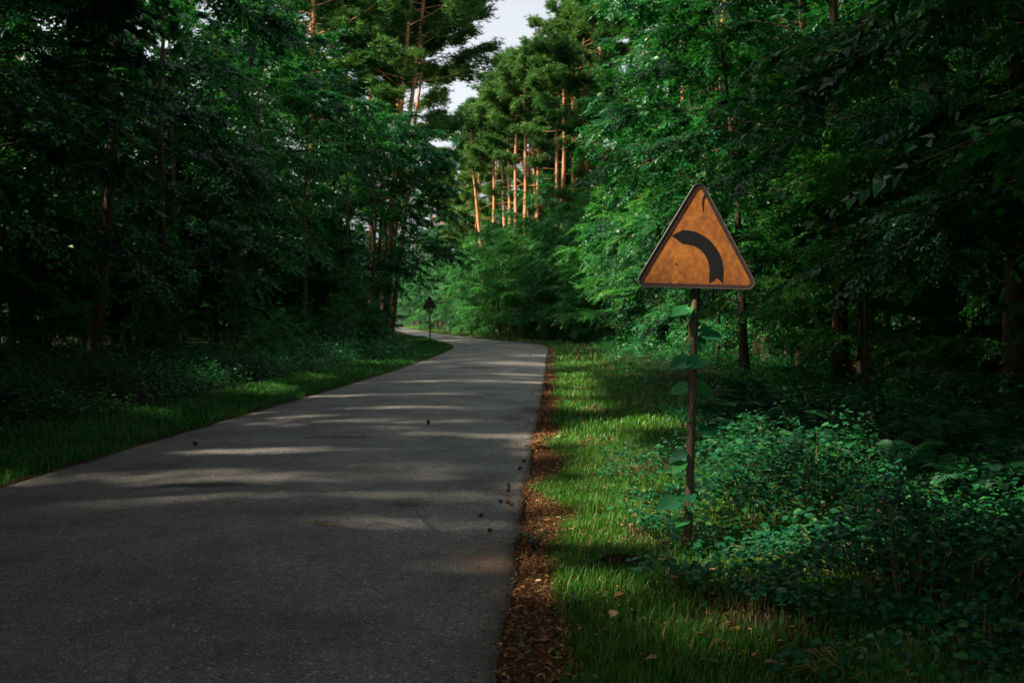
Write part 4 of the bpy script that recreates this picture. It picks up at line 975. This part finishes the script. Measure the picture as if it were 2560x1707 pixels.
# far sign seen from behind, on the inside of the bend
def far_sign():
    x, y = -4.28, 52
    t = thing('warning_sign', 'dark back of a triangular road sign on a pole by the bend', 'road sign', (x, y, float(gz(x, y))), (0, math.radians(-.5), 0))
    W = .74
    p = obj('back_plate', poly_prism([(a, b + 2.0) for a, b in round_tri(W, .0625, TC)], .0, .02), t); p.data.materials.append(M_BACK)
    obj('post', mesh('far_post', *tube([(0, -.03, -.1), (0, -.03, 1.3), (0, -.03, 2.6)], [.035, .035, .035], 8), M_DARK, True), t)
    for z in (2.15, 2.4):
        obj('bracket', mesh('far_bracket', *tube([(-.09, -.035, z), (0, -.07, z), (.09, -.035, z)], [.012, .014, .012], 5), M_RIM), t)
far_sign()

# ------------------------------------------------------------------ small things on the road and the verge
M_CONE = bark_mat('cone_scales', (.11, .062, .036), None, scale=60, bump=.4)
def cone_mesh():
    Ps, As, Ns, Ss = [], [], [], []
    for i in range(46):
        f = i / 46; z = .045 * f; r = .019 * math.sin(math.pi * (.12 + .83 * f)) ** .8; a = i * 2.39996
        Ps.append((r * .6 * math.cos(a), r * .6 * math.sin(a), z)); As.append((math.cos(a), math.sin(a), .5)); Ns.append((-.4 * math.cos(a), -.4 * math.sin(a), 1)); Ss.append(.013)
    core = tube([(0, 0, 0), (0, 0, .012), (0, 0, .03), (0, 0, .047)], [.004, .014, .012, .002], 8)
    return mesh('pine_cone', *join([core, leaves(np.array(Ps), np.array(As), np.array(Ns), np.array(Ss), np.array(Ss) * 1.3)]), M_CONE)
CONE = cone_mesh()
for (x, y, s, lab) in ((-3.85, 12.15, 1.35, 'dark pine cone lying alone on the left half of the road'), (-1.2, 14.2, 1.5, 'dark pine cone standing on the middle of the road farther off'), (.11, 10.9, 1.0, 'pine cone on the asphalt rim, farthest of those along the right edge'), (.07, 10.3, 1.0, 'pine cone just before the farthest one on the right road edge'), (-.03, 9.15, 1.1, 'dark upright pine cone of the pair on the right part of the road'), (-.03, 8.95, 1.0, 'brown pine cone lying in front of the dark upright one'),
                       (-.05, 8.45, 1.0, 'pale brown pine cone in the small cluster near the right edge'), (-.10, 8.5, .8, 'small pine cone at the left end of the cluster'), (-.02, 8.35, .8, 'small pine cone at the right end of the cluster'), (-.24, 7.9, .8, 'pale pine cone lying apart on the asphalt left of the cluster'), (-.16, 7.35, .8, 'pine cone lying nearest the camera on the asphalt near the brown stain'), (-2.35, 52, 1.8, 'tiny dark pine cone on the road before the bend'), (.75, 40, 1.8, 'dark pine cone far off near the right road edge')):
    rise = .045 * (1 - (2 * (x - float(LX(y))) / (float(RX(y)) - float(LX(y))) - 1) ** 2) - .006
    o = obj('pine_cone', CONE, None, (x, y, rise + .012 * s)); o.scale = (s,) * 3
    o.rotation_euler = (rnd.uniform(.9, 1.6) if 'stand' not in lab and 'upright' not in lab else .2, 0, rnd.uniform(0, 6.28))
    tag(o, lab, 'pine cone', 'pine cones on the road')

def twig(name, label, pts, r, forks=(), cat='twig'):
    parts = [tube(pts, np.linspace(r, r * .4, len(pts)), 6)] + [tube(f, np.linspace(r * .6, r * .25, len(f)), 5) for f in forks]
    tag(obj(name, mesh(name, *join(parts), M_TWIG, True)), label, cat)
twig('fallen_twig', 'forked bare twig lying on the road in the foreground', [(-1.50, 7.48, .045), (-1.44, 7.42, .055), (-1.36, 7.38, .05), (-1.28, 7.36, .047), (-1.20, 7.28, .044)], .007, [[(-1.49, 7.47, .048), (-1.46, 7.6, .06)], [(-1.44, 7.42, .055), (-1.39, 7.5, .052)]])
twig('bare_branch', 'bare yellowish dead branch hanging among the leaves of the left wood', [(-7.9, 33.0, 6.3), (-7.6, 32.9, 5.8), (-7.3, 32.9, 5.3), (-7.15, 32.9, 4.9), (-6.85, 32.8, 4.6)], .03, [[(-7.6, 32.9, 5.8), (-7.4, 32.8, 5.7), (-7.3, 32.8, 5.6)]], 'branch')
twig('bare_branch', 'curved pale dead branch drooping over the left undergrowth', [(-7.5, 45, 2.2), (-7.1, 44.8, 2.25), (-6.8, 44.7, 2.0), (-6.6, 44.6, 1.65)], .03, [], 'branch')

DL = [mesh('dry_leaf_shape', *leaves(np.zeros((1, 3)), np.array([[1., 0, .1]]), np.array([[0, .25, 1.]]), np.ones(1), np.ones(1) * w, LEAF6), M_DRY) for w in (.55, .8, 1.1)]
for (x, y, s, lab) in ((.11, 6.72, .10, 'large pale dry leaf on the needle strip beside the bright weed'), (.08, 6.3, .05, 'small pale dry leaf on the brown stained asphalt edge'), (.28, 5.55, .07, 'reddish dry leaf lying in the litter at the grass edge'), (.63, 5.62, .08, 'slim pale dry leaf standing in the grass below the soil mound'), (.55, 5.3, .09, 'long dry leaf lying flat in the grass left of the slim one'), (.60, 4.5, .075, 'curled tan maple leaf in the grass at the bottom centre'), (.87, 4.85, .08, 'narrow dry leaf in the shaded grass right of the curled tan leaf'), (1.12, 4.9, .06, 'yellow dry leaf in the shaded grass farther right'), (1.15, 4.5, .08, 'orange curled leaf at the lower right of the verge'), (.80, 4.15, .07, 'reddish dry leaf closest to the bottom edge of the picture'), (.95, 5.9, .06, 'pale dry leaf just behind the soil mound toward the signpost'), (.72, 8.2, .09, 'straw coloured dry leaf in the sunny grass'), (2.9, 4.35, .09, 'tan dry leaf in the dark far right corner'), (1.25, 6.1, .05, 'tiny pale leaf bit at the foot of the brambles'),
                       (-2.55, 8.1, .035, 'tiny white petal on the left part of the road'), (-2.55, 5.7, .03, 'white fleck lying on the dark near road'), (-2.9, 9.6, .05, 'yellow dry leaf on the sunlit left part of the road'), (-3.35, 11.0, .055, 'brown curled leaf near the left edge of the road')):
    on = x < float(RX(y)) and x > float(LX(y))
    z = (.045 * (1 - (2 * (x - float(LX(y))) / (float(RX(y)) - float(LX(y))) - 1) ** 2) + .004) if on else float(max(gz(x, y), -.02)) + .045
    o = obj('fallen_leaf', DL[rnd.randrange(3)], None, (x, y, z)); o.scale = (s,) * 3
    o.rotation_euler = (rnd.uniform(-.4, .4), rnd.uniform(-.4, .2), rnd.uniform(0, 6.28))
    tag(o, lab, 'leaf', 'fallen leaves by the road')

# dark clumps of bare soil in the grass
def mound(label, x, y, rx, ry, h):
    n, k = 40, 9
    V = [(0, 0, h)]; F = []
    for i in range(1, k):
        for j in range(n):
            a = j / n * 6.283; q = i / (k - 1)
            w = 1 + .22 * math.sin(3 * a + 1) + .12 * math.sin(7 * a)
            V.append((rx * q * w * math.cos(a), ry * q * w * math.sin(a), h * (1 - q ** 1.6) * (1 + .3 * rnd.uniform(-1, 1)) - .02 * q + rnd.uniform(-.006, .006)))
    for j in range(n): F.append((0, 1 + j, 1 + (j + 1) % n))
    for i in range(k - 2):
        for j in range(n):
            a, b = 1 + i * n + j, 1 + i * n + (j + 1) % n
            F += [(a, a + n, b + n), (a, b + n, b)]
    m = bpy.data.materials.get('bare_soil')
    if m is None:
        m, nt, out = mat('bare_soil'); tc = nd(nt, 'ShaderNodeTexCoord'); nn = nd(nt, 'ShaderNodeTexNoise', Scale=60.0, Detail=6.0); nt.links.new(tc.outputs['Object'], nn.inputs['Vector'])
        r = ramp(nt, [(.35, (.008, .005, .003)), (.6, (.04, .022, .012)), (.75, (.10, .05, .025))]); nt.links.new(nn.outputs[0], r.inputs[0])
        p = nd(nt, 'ShaderNodeBsdfPrincipled', Roughness=.95); nt.links.new(r.outputs[0], p.inputs['Base Color']); b = nd(nt, 'ShaderNodeBump', Strength=.9, Distance=.02); nt.links.new(nn.outputs[0], b.inputs['Height']); nt.links.new(b.outputs[0], p.inputs['Normal']); nt.links.new(p.outputs[0], out.inputs[0])
    tag(obj('soil_mound', mesh('soil_mound', np.array(V), np.array(F), m, False), None, (x, y, float(gz(x, y)))), label, 'soil', 'bare soil clumps in the grass')
mound('long dark mound of bare soil and roots in the grass', .68, 6.35, .26, .12, .07)
mound('small dark soil clump left of the long mound', .37, 6.62, .10, .06, .04)

# labels for look-alike trees: by their order across the picture
ORD = 'first second third fourth fifth sixth seventh eighth ninth tenth eleventh twelfth thirteenth fourteenth fifteenth sixteenth seventeenth eighteenth nineteenth twentieth'.split()
def ordinal(i):
    if i < 20: return ORD[i]
    tens, u = divmod(i + 1, 10)
    return ('twenty', 'thirty', 'forty')[tens - 2] + '-' + ORD[u - 1] if u else ('twentieth', 'thirtieth', 'fortieth')[tens - 2]
for grp, base in (('young trees outside the bend', 'bright green young tree in the thicket outside the bend'), ('young trees inside the bend', 'dark young tree inside the bend'), ('young trees under the right edge', 'low leafy young tree under the right forest edge'),
                  (G_RP, None), ('trees closing the wood inside the bend', 'leafy tree far back in the left wood'), (G_LP, None), ('tall trees behind the left front row', 'tall dark tree behind the left front row')):
    it = [o for o in bpy.data.objects if o.get('group') == grp and o.parent is None and (base or o['label'].startswith(('pine with green crown', 'broadleaf tree with green crown', 'pine standing behind')))]
    for i, o in enumerate(sorted(it, key=lambda o: o.location.x / max(o.location.y, 1))):
        b = base or ('green crowned ' + ('pine' if 'pine' in o.name else 'broadleaf tree') + ' among the outer trees of the bend' if grp == G_RP else 'pine half hidden behind the left broadleaf edge')
        o['label'] = b + ', ' + ordinal(i) + ' from the left'

print('carved crowns', N_CARVED, 'tris', sum(len(m.polygons) for m in bpy.data.meshes))
